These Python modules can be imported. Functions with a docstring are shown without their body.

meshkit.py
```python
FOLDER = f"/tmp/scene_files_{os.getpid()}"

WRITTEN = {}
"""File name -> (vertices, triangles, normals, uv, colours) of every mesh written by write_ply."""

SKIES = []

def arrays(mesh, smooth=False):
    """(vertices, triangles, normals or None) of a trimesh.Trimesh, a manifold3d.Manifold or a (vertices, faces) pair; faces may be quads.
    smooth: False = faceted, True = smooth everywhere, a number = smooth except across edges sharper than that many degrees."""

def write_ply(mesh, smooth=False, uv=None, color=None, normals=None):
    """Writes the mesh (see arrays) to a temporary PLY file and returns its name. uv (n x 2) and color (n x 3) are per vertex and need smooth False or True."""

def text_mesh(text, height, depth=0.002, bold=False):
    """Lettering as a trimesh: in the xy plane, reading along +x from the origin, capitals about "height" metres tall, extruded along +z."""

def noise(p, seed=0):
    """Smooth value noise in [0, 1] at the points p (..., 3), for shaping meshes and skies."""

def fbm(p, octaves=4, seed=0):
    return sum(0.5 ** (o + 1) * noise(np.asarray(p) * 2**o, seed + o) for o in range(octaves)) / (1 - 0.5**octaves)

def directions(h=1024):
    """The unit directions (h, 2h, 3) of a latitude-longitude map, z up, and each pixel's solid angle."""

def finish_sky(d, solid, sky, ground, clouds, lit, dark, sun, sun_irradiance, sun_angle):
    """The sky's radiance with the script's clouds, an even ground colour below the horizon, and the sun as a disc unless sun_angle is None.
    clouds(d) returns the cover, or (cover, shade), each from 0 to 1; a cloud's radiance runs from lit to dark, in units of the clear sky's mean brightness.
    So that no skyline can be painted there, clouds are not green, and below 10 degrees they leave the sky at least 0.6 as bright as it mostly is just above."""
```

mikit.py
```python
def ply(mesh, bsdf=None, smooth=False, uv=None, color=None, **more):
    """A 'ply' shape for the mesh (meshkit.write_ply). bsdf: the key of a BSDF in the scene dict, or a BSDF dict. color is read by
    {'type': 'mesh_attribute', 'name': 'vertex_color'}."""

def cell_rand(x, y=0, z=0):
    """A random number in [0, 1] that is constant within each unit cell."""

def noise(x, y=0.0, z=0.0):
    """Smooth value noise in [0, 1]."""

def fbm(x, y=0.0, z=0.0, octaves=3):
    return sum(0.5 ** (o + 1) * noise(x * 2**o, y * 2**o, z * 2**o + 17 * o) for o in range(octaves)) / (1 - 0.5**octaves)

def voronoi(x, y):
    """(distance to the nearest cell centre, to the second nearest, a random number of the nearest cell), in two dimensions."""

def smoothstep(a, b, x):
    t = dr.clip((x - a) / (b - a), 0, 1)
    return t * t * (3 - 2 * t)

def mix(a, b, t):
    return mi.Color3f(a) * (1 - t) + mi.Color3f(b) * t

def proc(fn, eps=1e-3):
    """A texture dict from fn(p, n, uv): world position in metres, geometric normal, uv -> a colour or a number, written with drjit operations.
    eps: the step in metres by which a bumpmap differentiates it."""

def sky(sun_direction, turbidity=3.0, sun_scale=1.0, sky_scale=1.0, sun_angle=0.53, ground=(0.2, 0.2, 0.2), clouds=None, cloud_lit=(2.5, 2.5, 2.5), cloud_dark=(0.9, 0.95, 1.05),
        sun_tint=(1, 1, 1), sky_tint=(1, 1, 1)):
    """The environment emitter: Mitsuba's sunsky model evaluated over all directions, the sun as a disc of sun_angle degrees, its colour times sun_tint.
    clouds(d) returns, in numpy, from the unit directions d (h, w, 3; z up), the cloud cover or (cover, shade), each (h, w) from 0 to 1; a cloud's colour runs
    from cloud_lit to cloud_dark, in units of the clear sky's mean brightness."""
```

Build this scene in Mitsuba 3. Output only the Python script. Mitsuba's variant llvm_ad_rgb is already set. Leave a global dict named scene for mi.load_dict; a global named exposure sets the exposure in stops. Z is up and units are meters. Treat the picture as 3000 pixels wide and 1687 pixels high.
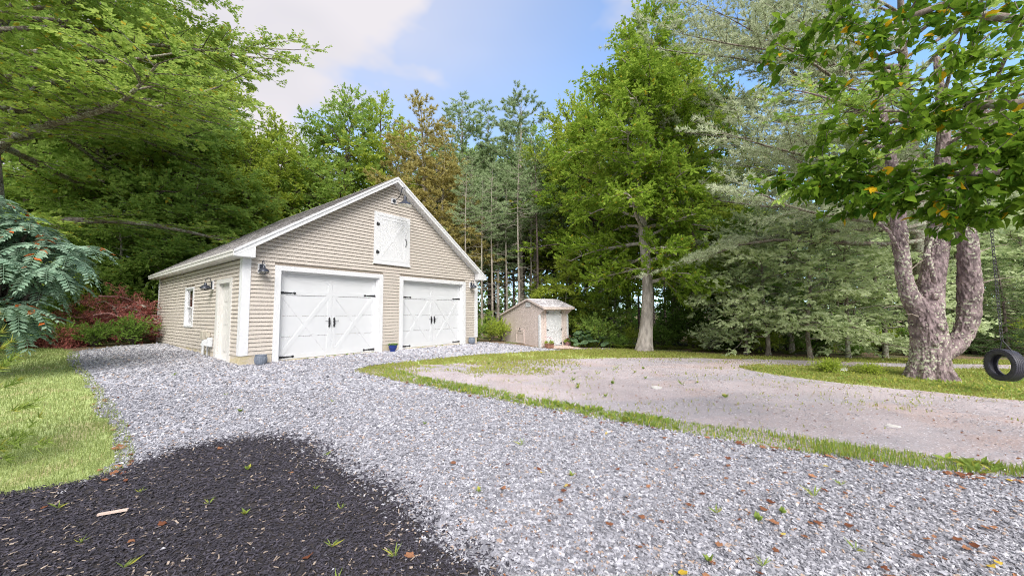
import math, numpy as np, trimesh, shapely, mitsuba as mi, drjit as dr, mikit, meshkit
from scipy.interpolate import RBFInterpolator
from scipy.spatial import ConvexHull
from mikit import proc, noise, fbm, voronoi, cell_rand, smoothstep, mix
T = mi.ScalarTransform4f
scene, labels = {}, {}

# ------------------------------------------------------------------ camera, sky, exposure
exposure = 3.45
EYE = np.array([0.0, 0.0, 1.2515])
PITCH, ROLL, FOV = 0.067, -0.0063, 108.0156
_f = np.array([0, math.cos(PITCH), math.sin(PITCH)])
_r0 = np.array([1.0, 0, 0]); _u0 = np.cross(_r0, _f)
_up = -math.sin(ROLL) * _r0 + math.cos(ROLL) * _u0
scene['camera'] = {'type': 'perspective', 'fov': FOV, 'fov_axis': 'x', 'near_clip': 0.05, 'far_clip': 2000.0,
                   'to_world': T().look_at(origin=EYE.tolist(), target=(EYE + _f).tolist(), up=_up.tolist())}


def clouds(d):
    az = np.degrees(np.arctan2(d[..., 0], d[..., 1])); el = np.degrees(np.arcsin(np.clip(d[..., 2], -1, 1)))
    q = np.stack([d[..., 0], d[..., 1], d[..., 2] * 1.7], -1)
    n = meshkit.fbm(q * 2.6 + 3.1, 6, 4)
    m = meshkit.fbm(q * 0.9 + 7.7, 3, 11)
    w = (meshkit.fbm(q * 1.6 + 5.0, 3, 21) - 0.5) * 46
    t = np.clip((-7 + w - az) / 30, 0, 1) * np.clip((az + 175) / 30, 0, 1)     # a bank of cloud fills the left half of the sky
    t = np.maximum(t, np.clip((np.abs(az) - 75) / 25, 0, 1))             # and the sky behind
    c = np.clip((n - 0.56 + 0.42 * t + 0.16 * (m - 0.5)) / 0.24, 0, 1)
    c = c * c * (3 - 2 * c)
    c = c * np.clip((el - 6) / 16 + 0.5, 0, 1)
    veil = 0.6 * np.clip((26 + 0.4 * w - az) / 44, 0, 1) * np.clip((el - 14) / 22, 0, 1) * np.clip((az + 70) / 20, 0, 1)
    c = np.maximum(c, veil)
    shade = np.clip((meshkit.fbm(q * 3.2 + 1.3, 4, 9) - 0.40) * 1.5, 0, 0.6)
    return c, shade


scene['sky_light'] = mikit.sky((0.17, -0.76, 0.70), turbidity=3.0, sun_scale=0.42, sun_angle=36, sky_scale=1.0, clouds=clouds,
                               cloud_lit=(1.02, 0.98, 1.03), cloud_dark=(0.74, 0.75, 0.84), ground=(0.01, 0.01, 0.01), sun_tint=(0.80, 0.95, 1.26))

# ------------------------------------------------------------------ helpers


def key_for(name):
    if name not in scene and name not in labels and not any(k.startswith(name + '__') for k in (scene if len(name) else ())):
        return name
    i = 1
    while f'{name}_{i:03d}' in scene or f'{name}_{i:03d}' in labels:
        i += 1
    return f'{name}_{i:03d}'


_count = {}


def part(parent, name, mesh, bsdf, M=None, smooth=False, uv=None, label=None, kind=None):
    """One entry of the scene: a part of parent, or a top-level object when parent is None."""
    base = f'{parent}__{name}' if parent else name
    n = _count.get(base, 0); _count[base] = n + 1
    key = base if n == 0 else f'{base}_{n:03d}'
    d = mesh if isinstance(mesh, dict) else mikit.ply(mesh, bsdf, smooth=smooth, uv=uv)
    if M is not None:
        d = {**d, 'to_world': M}
    if isinstance(mesh, dict) and bsdf is not None:
        d = {**d, 'bsdf': {'type': 'ref', 'id': bsdf}}
    scene[key] = d
    if label: labels.setdefault(key, {})['label'] = label
    if kind: labels.setdefault(key, {})['kind'] = kind
    return key


def thing(name, label, category, group=None, kind=None):
    n = _count.get(name, 0); _count[name] = n + 1
    key = name if n == 0 else f'{name}_{n:03d}'
    labels[key] = {'label': label, 'category': category}
    if group: labels[key]['group'] = group
    if kind: labels[key]['kind'] = kind
    return key


def tag(key, label, category=None, group=None, kind=None):
    labels[key] = {'label': label}
    if category: labels[key]['category'] = category
    if group: labels[key]['group'] = group
    if kind: labels[key]['kind'] = kind


def cat(parts):
    vs, fs, n = [], [], 0
    for v, f in parts:
        v = np.asarray(v, float); f = np.asarray(f, int)
        if f.shape[1] == 4:
            f = np.vstack([f[:, [0, 1, 2]], f[:, [0, 2, 3]]])
        vs.append(v); fs.append(f + n); n += len(v)
    return np.vstack(vs), np.vstack(fs)


HEX = np.array([[0, 3, 2, 1], [4, 5, 6, 7], [0, 1, 5, 4], [1, 2, 6, 5], [2, 3, 7, 6], [3, 0, 4, 7]])


def box(x0, x1, y0, y1, z0, z1):
    v = np.array([[x0, y0, z0], [x1, y0, z0], [x1, y1, z0], [x0, y1, z0], [x0, y0, z1], [x1, y0, z1], [x1, y1, z1], [x0, y1, z1]], float)
    return v, np.vstack([HEX[:, [0, 1, 2]], HEX[:, [0, 2, 3]]])


def cham(x0, x1, y0, y1, z0, z1, b=0.006):
    """A box; edges wide enough to show are chamfered."""
    if b < 0.0079: return box(x0, x1, y0, y1, z0, z1)
    p = []
    for sx, sy, sz in np.ndindex(2, 2, 2):
        X, Y, Z = (x0, x1)[sx], (y0, y1)[sy], (z0, z1)[sz]
        ix, iy, iz = (1, -1)[sx] * b, (1, -1)[sy] * b, (1, -1)[sz] * b
        p += [(X, Y + iy, Z + iz), (X + ix, Y, Z + iz), (X + ix, Y + iy, Z)]
    h = trimesh.Trimesh(*(lambda hh: (hh.points, hh.simplices))(ConvexHull(np.array(p))), process=False)
    h.fix_normals()
    return np.array(h.vertices), np.array(h.faces)


def prism(poly, axis, a, b):
    """2-D polygon (list of pairs) extruded along axis from a to b. Pairs are the two remaining axes in xyz order."""
    m = trimesh.creation.extrude_polygon(poly if hasattr(poly, 'exterior') else shapely.Polygon(poly), 1.0, engine='earcut')
    v = np.array(m.vertices); f = np.array(m.faces)
    out = np.empty_like(v)
    k = a + v[:, 2] * (b - a)
    rest = [i for i in range(3) if i != axis]
    out[:, axis] = k; out[:, rest[0]] = v[:, 0]; out[:, rest[1]] = v[:, 1]
    if axis == 1: f = f[:, ::-1]
    if b < a: f = f[:, ::-1]
    return out, f


def tube(pts, rad, sides=6, cap=True):
    p = np.asarray(pts, float); r = np.broadcast_to(np.asarray(rad, float), (len(p),))
    t = np.gradient(p, axis=0); t /= np.linalg.norm(t, axis=1, keepdims=True) + 1e-12
    m = t.mean(0); ref = np.array([0, 0, 1.0]) if abs(m[2]) < 0.8 * np.linalg.norm(m) + 1e-9 else np.array([1.0, 0.13, 0])
    a = np.cross(t, ref); a /= np.linalg.norm(a, axis=1, keepdims=True) + 1e-12
    b = np.cross(t, a)
    an = np.arange(sides) * 2 * np.pi / sides
    v = (p[:, None] + r[:, None, None] * (np.cos(an)[None, :, None] * a[:, None] + np.sin(an)[None, :, None] * b[:, None])).reshape(-1, 3)
    i, j = np.meshgrid(np.arange(len(p) - 1), np.arange(sides), indexing='ij'); j2 = (j + 1) % sides
    q = np.stack([i * sides + j, (i + 1) * sides + j, (i + 1) * sides + j2, i * sides + j2], -1).reshape(-1, 4)
    f = np.vstack([q[:, [0, 1, 2]], q[:, [0, 2, 3]]])
    if cap:
        n = len(v); v = np.vstack([v, p[:1], p[-1:]]); k = np.arange(sides); k2 = (k + 1) % sides; e = (len(p) - 1) * sides
        f = np.vstack([f, np.stack([k, k2, k * 0 + n], 1), np.stack([e + k2, e + k, k * 0 + n + 1], 1)])
    return v, f


def lathe(prof, n=24, centre=(0, 0, 0)):
    """Revolve (r, z) pairs round the z axis."""
    pr = np.asarray(prof, float); an = np.arange(n) * 2 * np.pi / n
    v = np.stack([pr[:, None, 0] * np.cos(an), pr[:, None, 0] * np.sin(an), np.repeat(pr[:, 1:2], n, 1)], -1).reshape(-1, 3) + np.array(centre)
    i, j = np.meshgrid(np.arange(len(pr) - 1), np.arange(n), indexing='ij'); j2 = (j + 1) % n
    q = np.stack([i * n + j, i * n + j2, (i + 1) * n + j2, (i + 1) * n + j], -1).reshape(-1, 4)
    return v, np.vstack([q[:, [0, 1, 2]], q[:, [0, 2, 3]]])


def moved(m, R=None, t=(0, 0, 0)):
    v = np.asarray(m[0], float)
    return (v @ np.asarray(R).T if R is not None else v) + np.asarray(t, float), m[1]


def rotz(a):
    c, s = math.cos(a), math.sin(a)
    return np.array([[c, -s, 0], [s, c, 0], [0, 0, 1.0]])


def place(x, y, z, a=0.0, s=1.0, sz=None):
    return T().translate([float(x), float(y), float(z)]).rotate([0, 0, 1], math.degrees(a)).scale([s, s, s if sz is None else sz])


# ------------------------------------------------------------------ materials
def D(col, rough=0.6, **more):
    return {'type': 'twosided', 'b': {'type': 'principled', 'base_color': col if isinstance(col, dict) else {'type': 'rgb', 'value': list(col)}, 'roughness': rough, **more}}


def bumped(b, fn, scale=1.0, eps=2e-3):
    if scale < 0.01 or fn is None: return b
    return {'type': 'twosided', 'b': {'type': 'bumpmap', 'height': proc(fn, eps), 'scale': scale, 'b': b['b']}}


def leaf_mat(c1, c2, odd=None, odd_share=0.0, trans=0.85, rough=0.45, vary=0.35):
    """Leaves: each leaf has two random numbers in its uv; tone drifts slowly from bough to bough too."""
    def fn(p, n, uv):
        k = uv.x * (1 - vary) + vary * noise(p.x * 0.9, p.y * 0.9, p.z * 1.3)
        col = mix(c1, c2, k)
        if odd is not None:
            col = mix(col, odd, dr.select(uv.y > 1 - odd_share, mi.Float(1), mi.Float(0)))
        return col
    return {'type': 'principledthin', 'base_color': proc(fn), 'roughness': rough, 'diff_trans': trans, 'eta': 1.4}


M = {}
M['mat_leaf_bright'] = leaf_mat((0.28, 0.39, 0.05), (0.58, 0.65, 0.12), trans=1.0)
M['mat_leaf_mid'] = leaf_mat((0.22, 0.36, 0.08), (0.48, 0.62, 0.15), (0.5, 0.42, 0.06), 0.02, trans=1.0)
M['mat_leaf_maple'] = leaf_mat((0.19, 0.33, 0.04), (0.46, 0.59, 0.09), (0.5, 0.42, 0.05), 0.02, trans=1.0)
M['mat_leaf_beech'] = leaf_mat((0.24, 0.38, 0.075), (0.54, 0.65, 0.15), (0.55, 0.45, 0.06), 0.03, trans=1.0)
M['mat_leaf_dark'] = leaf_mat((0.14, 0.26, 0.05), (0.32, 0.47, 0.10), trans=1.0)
M['mat_leaf_pale'] = leaf_mat((0.46, 0.56, 0.28), (0.74, 0.80, 0.50), trans=0.9, rough=0.35)
M['mat_leaf_apple'] = leaf_mat((0.05, 0.14, 0.015), (0.27, 0.41, 0.04), (0.66, 0.42, 0.02), 0.024, trans=0.95, rough=0.35)
M['mat_leaf_sumac'] = leaf_mat((0.16, 0.28, 0.18), (0.41, 0.54, 0.40), (0.62, 0.17, 0.05), 0.012, trans=0.6, rough=0.28)
M['mat_needle_pine'] = leaf_mat((0.27, 0.38, 0.18), (0.52, 0.62, 0.35), trans=0.7, rough=0.5)
M['mat_needle_pale'] = leaf_mat((0.46, 0.53, 0.33), (0.70, 0.74, 0.53), (0.30, 0.2, 0.09), 0.03, trans=0.7, rough=0.5)
M['mat_needle_brown'] = leaf_mat((0.40, 0.36, 0.11), (0.66, 0.58, 0.24), trans=0.7, rough=0.5)
M['mat_needle_dark'] = leaf_mat((0.10, 0.18, 0.07), (0.24, 0.34, 0.13), trans=0.8, rough=0.5)
M['mat_needle_red'] = leaf_mat((0.34, 0.09, 0.09), (0.58, 0.24, 0.19), trans=0.4, rough=0.7)
M['mat_rhubarb'] = leaf_mat((0.09, 0.18, 0.08), (0.22, 0.33, 0.17), trans=0.7, rough=0.35)
M['mat_grass'] = leaf_mat((0.25, 0.32, 0.10), (0.47, 0.53, 0.22), (0.48, 0.42, 0.22), 0.05, trans=0.9, rough=0.5, vary=0.6)
M['mat_grass_yellow'] = leaf_mat((0.28, 0.32, 0.07), (0.49, 0.51, 0.16), (0.46, 0.38, 0.16), 0.10, trans=0.9, rough=0.5, vary=0.6)
M['mat_grass_green'] = leaf_mat((0.18, 0.28, 0.05), (0.40, 0.50, 0.13), (0.48, 0.48, 0.10), 0.2, trans=0.9, rough=0.45, vary=0.5)
M['mat_fern'] = leaf_mat((0.10, 0.17, 0.02), (0.26, 0.33, 0.05), trans=0.9)
M['mat_dead_leaf'] = leaf_mat((0.16, 0.06, 0.035), (0.40, 0.20, 0.11), trans=0.35, rough=0.6, vary=0.0)
M['mat_gold_leaf'] = leaf_mat((0.55, 0.38, 0.05), (0.62, 0.5, 0.16), trans=0.5, rough=0.55, vary=0.0)
M['mat_flower_pink'] = leaf_mat((0.65, 0.05, 0.25), (0.75, 0.18, 0.35), (0.7, 0.4, 0.05), 0.2, trans=0.5)


def bark(c1, c2, lichen=None, amount=0.0, fx=9.0, fz=2.2, relief=False):
    def fn(p, n, uv):
        r = fbm(p.x * fx * 2.2, p.y * fx * 2.2, p.z * fz * 2.2, 3)
        col = mix(c1, c2, smoothstep(0.25, 0.75, r))
        if lichen is not None:
            l = fbm(p.x * 27.0 + 5, p.y * 27.0, p.z * 22.0, 4) + 0.3 * (noise(p.x * 2.1, p.y * 2.1 + 4, p.z * 0.9) - 0.5)
            col = mix(col, lichen, smoothstep(0.60 - amount, 0.66 - amount, l))
        return col

    def h(p, n, uv):
        return noise(p.x * fx * 4, p.y * fx * 4, p.z * fz * 4)
    return bumped(D(proc(fn), 0.85), h if relief else None, 0.03, 4e-3)


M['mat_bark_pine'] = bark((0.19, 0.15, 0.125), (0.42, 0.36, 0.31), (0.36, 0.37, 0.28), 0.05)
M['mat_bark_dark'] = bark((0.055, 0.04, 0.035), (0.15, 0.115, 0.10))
M['mat_bark_pale'] = bark((0.30, 0.26, 0.235), (0.52, 0.46, 0.42), None, 0, 5.0, 1.2)
M['mat_bark_old'] = bark((0.11, 0.08, 0.082), (0.30, 0.225, 0.228), (0.44, 0.45, 0.33), 0.01, 8.0, 3.0, True)
M['mat_bark_limb'] = bark((0.10, 0.075, 0.06), (0.26, 0.21, 0.175), (0.33, 0.34, 0.26), 0.06)
M['mat_dead_wood'] = bark((0.22, 0.17, 0.14), (0.46, 0.39, 0.33))
M['mat_red_stem'] = bark((0.26, 0.11, 0.11), (0.46, 0.24, 0.22))


def _siding(p, n, uv):
    k = fbm(p.x * 1.7, p.y * 1.7, p.z * 5.0, 3)
    return mix((0.465, 0.415, 0.365), (0.515, 0.465, 0.41), k)


M['mat_siding'] = D(proc(_siding), 0.5)
M['mat_wall_core_shade'] = D((0.27, 0.225, 0.185), 0.8)  # wall core darkened so the board gaps read as shade lines, painted in
M['mat_white'] = D(proc(lambda p, n, uv: mix((0.61, 0.61, 0.615), (0.655, 0.655, 0.665), fbm(p.x * 6, p.y * 6, p.z * 6, 3))), 0.4)
M['mat_door_white'] = D(proc(lambda p, n, uv: mix((0.555, 0.56, 0.57), (0.585, 0.59, 0.60), fbm(p.x * 4, p.y * 4, p.z * 4, 3))), 0.42)
M['mat_cream'] = D(proc(lambda p, n, uv: mix((0.55, 0.53, 0.50), (0.60, 0.585, 0.56), fbm(p.x * 5, p.y * 5, p.z * 5, 3))), 0.45)
M['mat_aluminium'] = D((0.62, 0.62, 0.6), 0.35)


def _shingle(p, n, uv):
    g = noise(p.x * 240, p.y * 240, p.z * 240)
    t = uv.x * 0.7 + 0.3 * fbm(p.x * 12, p.y * 12, p.z * 12, 2)
    return mix((0.15, 0.14, 0.14), (0.34, 0.32, 0.315), t) * (0.75 + 0.5 * g)


M['mat_shingle'] = D(proc(_shingle), 0.9)


def _shingle2(p, n, uv):
    g = noise(p.x * 240, p.y * 240, p.z * 240)
    return mix((0.33, 0.31, 0.325), (0.58, 0.55, 0.56), uv.x) * (0.8 + 0.4 * g)


M['mat_shingle_pale'] = D(proc(_shingle2), 0.9)


def _concrete(p, n, uv):
    a = fbm(p.x * 3, p.y * 3, p.z * 8, 4)
    st = smoothstep(0.52, 0.7, fbm(p.x * 2.0 + 9, p.y * 2.0, p.z * 6, 3))
    return mix(mix((0.40, 0.35, 0.27), (0.52, 0.46, 0.38), a), (0.42, 0.36, 0.2), st * 0.7) * (0.9 + 0.2 * noise(p.x * 70, p.y * 70, p.z * 70))


M['mat_concrete'] = bumped(D(proc(_concrete), 0.9), lambda p, n, uv: fbm(p.x * 40, p.y * 40, p.z * 40, 3), 0.004)
M['mat_shed'] = D(proc(lambda p, n, uv: mix((0.60, 0.50, 0.455), (0.66, 0.56, 0.515), 0.5 * fbm(p.x * 3, p.y * 3, p.z * 1.5, 3) + 0.5 * uv.x)), 0.6)
M['mat_shed_trim'] = D((0.66, 0.55, 0.50), 0.55)
M['mat_black'] = D((0.018, 0.018, 0.02), 0.38)
M['mat_lamp'] = D((0.045, 0.05, 0.065), 0.35, metallic=0.3)
M['mat_enamel'] = D((0.86, 0.84, 0.76), 0.3)
M['mat_glass'] = {'type': 'thindielectric', 'int_ior': 1.5}
M['mat_curtain'] = D((0.20, 0.195, 0.19), 0.9)
M['mat_room'] = D((0.12, 0.11, 0.10), 0.9)
M['mat_grey_box'] = D((0.56, 0.57, 0.58), 0.45)
M['mat_beige_box'] = D((0.44, 0.40, 0.33), 0.5)
M['mat_pot_grey'] = D(proc(lambda p, n, uv: mix((0.11, 0.13, 0.165), (0.19, 0.215, 0.26), fbm(p.x * 25, p.y * 25, p.z * 12, 3))), 0.55)
M['mat_pot_blue'] = D((0.012, 0.03, 0.17), 0.12, specular=0.6)
M['mat_terracotta'] = D(proc(lambda p, n, uv: mix((0.22, 0.10, 0.07), (0.34, 0.17, 0.12), fbm(p.x * 20, p.y * 20, p.z * 20, 3))), 0.8)
M['mat_pot_mauve'] = D((0.30, 0.17, 0.17), 0.6)
M['mat_soil'] = D((0.05, 0.035, 0.025), 0.95)
M['mat_board'] = D(proc(lambda p, n, uv: mix((0.48, 0.36, 0.30), (0.62, 0.50, 0.43), 0.6 * uv.x + 0.4 * fbm(p.x * 5, p.y * 25, p.z * 5, 3))), 0.7)
M['mat_rubber'] = D(proc(lambda p, n, uv: mix((0.022, 0.022, 0.032), (0.06, 0.058, 0.075), fbm(p.x * 18, p.y * 18, p.z * 18, 3))), 0.55)
M['mat_chain'] = D((0.10, 0.10, 0.10), 0.5, metallic=0.6)
M['mat_rock'] = D(proc(lambda p, n, uv: mix((0.42, 0.40, 0.38), (0.58, 0.56, 0.54), fbm(p.x * 15, p.y * 15, p.z * 15, 3))), 0.85)


def stone_col(u, v):
    g = mix((0.15, 0.15, 0.170), (0.40, 0.395, 0.43), u)
    g = mix(g, (0.52, 0.515, 0.545), dr.select(v > 0.89, mi.Float(1), mi.Float(0)))
    return mix(g, (0.40, 0.30, 0.24), dr.select(v < 0.035, mi.Float(1), mi.Float(0)))


M['mat_stone'] = D(proc(lambda p, n, uv: stone_col(uv.x, uv.y) * (0.82 + 0.36 * noise(p.x * 110, p.y * 110, p.z * 110))), 0.8)


def _gravel(p, n, uv):
    wx = p.x + 0.02 * noise(p.x * 25, p.y * 25); wy = p.y + 0.02 * noise(p.x * 25 + 9, p.y * 25)
    d1, d2, w = voronoi(wx * 27, wy * 27)
    c = stone_col(w, cell_rand(dr.floor(w * 4000)))
    return c


M['mat_gravel'] = D(proc(_gravel), 0.85)


def _dirt(p, n, uv):
    a = fbm(p.x * 0.5, p.y * 0.5, 3.0, 4)
    b = fbm(p.x * 2.2, p.y * 2.2, 1.0, 4)
    base = mix((0.21, 0.180, 0.185), (0.47, 0.41, 0.415), 0.5 * a + 0.5 * b)
    base = mix(base, (0.38, 0.275, 0.24), 0.4 * smoothstep(0.52, 0.68, fbm(p.x * 0.8 + 31, p.y * 0.8, 2.0, 3)))
    base = mix(base, (0.255, 0.245, 0.265), 0.55 * smoothstep(0.50, 0.66, fbm(p.x * 0.45 + 11, p.y * 1.1 + 7, 5.0, 4)))
    d1, d2, w = voronoi(p.x * 34, p.y * 34)
    peb = dr.select(w > 0.62, smoothstep(0.42, 0.30, d1), mi.Float(0))
    return mix(base * (0.85 + 0.3 * noise(p.x * 90, p.y * 90)), stone_col(cell_rand(dr.floor(w * 5000)), cell_rand(dr.floor(w * 7000))) * 1.1, peb * 0.75)


def _dirt_h(p, n, uv):
    return noise(p.x * 38, p.y * 38) + 0.5 * noise(p.x * 90, p.y * 90)


M['mat_dirt'] = bumped(D(proc(_dirt), 0.95), _dirt_h, 0.018, 4e-3)


def _lawn(p, n, uv):
    a = fbm(p.x * 1.3, p.y * 1.3, 0.0, 4)
    b = fbm(p.x * 30, p.y * 30, 0.0, 3)
    c = mix((0.22, 0.28, 0.09), (0.39, 0.45, 0.18), 0.5 * a + 0.5 * b)
    return mix(c, (0.36, 0.30, 0.16), 0.6 * smoothstep(0.58, 0.72, fbm(p.x * 2.4 + 5, p.y * 2.4, 2.0, 4)))


M['mat_lawn'] = D(proc(_lawn), 0.9)


def _mulch(p, n, uv):
    b = fbm(p.x * 45, p.y * 45, 0.0, 3)
    return mix((0.018, 0.015, 0.016), (0.05, 0.042, 0.042), b)


M['mat_mulch'] = D(proc(_mulch), 0.9)


def _chip(p, n, uv):
    c = mix((0.018, 0.0165, 0.022), (0.075, 0.067, 0.086), uv.x)
    return mix(c, mix((0.20, 0.15, 0.12), (0.42, 0.34, 0.27), uv.x), dr.select(uv.y > 0.955, mi.Float(1), mi.Float(0)))


M['mat_chip'] = D(proc(_chip), 0.75)


def _floor(p, n, uv):
    a = fbm(p.x * 0.7, p.y * 0.7, 0.0, 4); b = fbm(p.x * 20, p.y * 20, 0.0, 3)
    c = mix((0.055, 0.04, 0.025), (0.17, 0.115, 0.07), 0.4 * a + 0.6 * b)
    return mix(c, (0.06, 0.10, 0.025), 0.6 * smoothstep(0.5, 0.65, fbm(p.x * 0.9 + 20, p.y * 0.9, 0.0, 4)))


M['mat_forest_floor'] = D(proc(_floor), 0.95)
scene.update(M)

# ------------------------------------------------------------------ terrain
CP = np.array([(-6.86, 9.44, -.03), (-4.2, 12.9, -.02), (-1.56, 16.4, -.05), (-14.4, 15.2, .2), (-9.1, 22.2, .1), (0, 0, -.30), (1.33, 18.2, -.42), (.2, 16.8, -.33), (10.2, 9.2, -.42),
               (9.5, 7.3, -.42), (6, 17, -.5), (4.7, 3.5, -.31), (-3, 2.3, -.29), (-4.5, 3.4, -.29), (-3.8, 9, -.14), (2, 10, -.34), (-30, 40, .7), (30, 40, -.9), (0, 45, -.4), (-25, 5, .2), (-13, 8, .1),
               (-9, 5, -.05), (30, 0, -.6), (0, -20, -.3), (-30, -20, 0), (30, -25, -.5), (14, 16, -.6), (20, 20, -.75), (8, 12, -.43)])
_rb = RBFInterpolator(CP[:, :2], CP[:, 2], kernel='linear', smoothing=.02)
GX = np.r_[-600, -300, -150, -90, np.arange(-60, 60.01, 0.6), 90, 150, 300, 600]
GY = np.r_[-600, -300, -150, -80, np.arange(-30, 60.01, 0.6), 90, 150, 300, 600]
_gx, _gy = np.meshgrid(GX, GY, indexing='ij')
GZ = _rb(np.stack([np.clip(_gx, -45, 45).ravel(), np.clip(_gy, -25, 50).ravel()], 1)).reshape(_gx.shape)
_xy = np.stack([_gx, _gy, _gx * 0], -1)
GZ += 0.05 * (meshkit.fbm(_xy * 0.35, 3, 5) - 0.5) * np.clip((np.hypot(_gx, _gy - 8) - 10) / 12, 0, 1)


def gz(x, y):
    """Height of the ground's triangles at x, y."""
    x = np.asarray(x, float); y = np.asarray(y, float)
    i = np.clip(np.searchsorted(GX, x, side='right') - 1, 0, len(GX) - 2); j = np.clip(np.searchsorted(GY, y, side='right') - 1, 0, len(GY) - 2)
    u = (x - GX[i]) / (GX[i + 1] - GX[i]); v = (y - GY[j]) / (GY[j + 1] - GY[j])
    a, b, c, d = GZ[i, j], GZ[i + 1, j], GZ[i + 1, j + 1], GZ[i, j + 1]
    return np.where(u >= v, a + u * (b - a) + v * (c - b), a + v * (d - a) + u * (c - d))


def _grid_tris():
    n, m = len(GX), len(GY)
    i, j = np.meshgrid(np.arange(n - 1), np.arange(m - 1), indexing='ij')
    a, b, c, d = (i * m + j).ravel(), ((i + 1) * m + j).ravel(), ((i + 1) * m + j + 1).ravel(), (i * m + j + 1).ravel()
    return np.stack([_gx.ravel(), _gy.ravel(), GZ.ravel()], 1), np.vstack([np.stack([a, b, c], 1), np.stack([a, c, d], 1)])


GV, GF = _grid_tris()
tag(part(None, 'ground', (GV, GF), 'mat_forest_floor', smooth=True, kind='structure'), 'brown leaf strewn forest floor running back under the trees', kind='structure')


def smooth_poly(pts, it=2, closed=True):
    p = np.array(pts, float)
    for _ in range(it):
        q = np.roll(p, -1, 0)
        p = np.stack([p * 0.75 + q * 0.25, p * 0.25 + q * 0.75], 1).reshape(-1, 2)
    return p


def ragged(pts, amp, seed, it=2):
    """A closed outline with a natural, uneven edge."""
    ring = shapely.Polygon(smooth_poly(pts, it)).exterior.segmentize(0.25)
    c = np.array(ring.coords)[:-1]
    q = np.c_[c * 1.6, np.zeros(len(c))]
    q2 = np.c_[c * 5.0, np.zeros(len(c))]
    off = np.stack([meshkit.fbm(q, 3, seed) - 0.5, meshkit.fbm(q, 3, seed + 40) - 0.5], 1) * 2 * amp + np.stack([meshkit.fbm(q2, 2, seed + 7) - 0.5, meshkit.fbm(q2, 2, seed + 47) - 0.5], 1) * amp * 0.8
    return shapely.Polygon(c + off).buffer(0)


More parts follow.
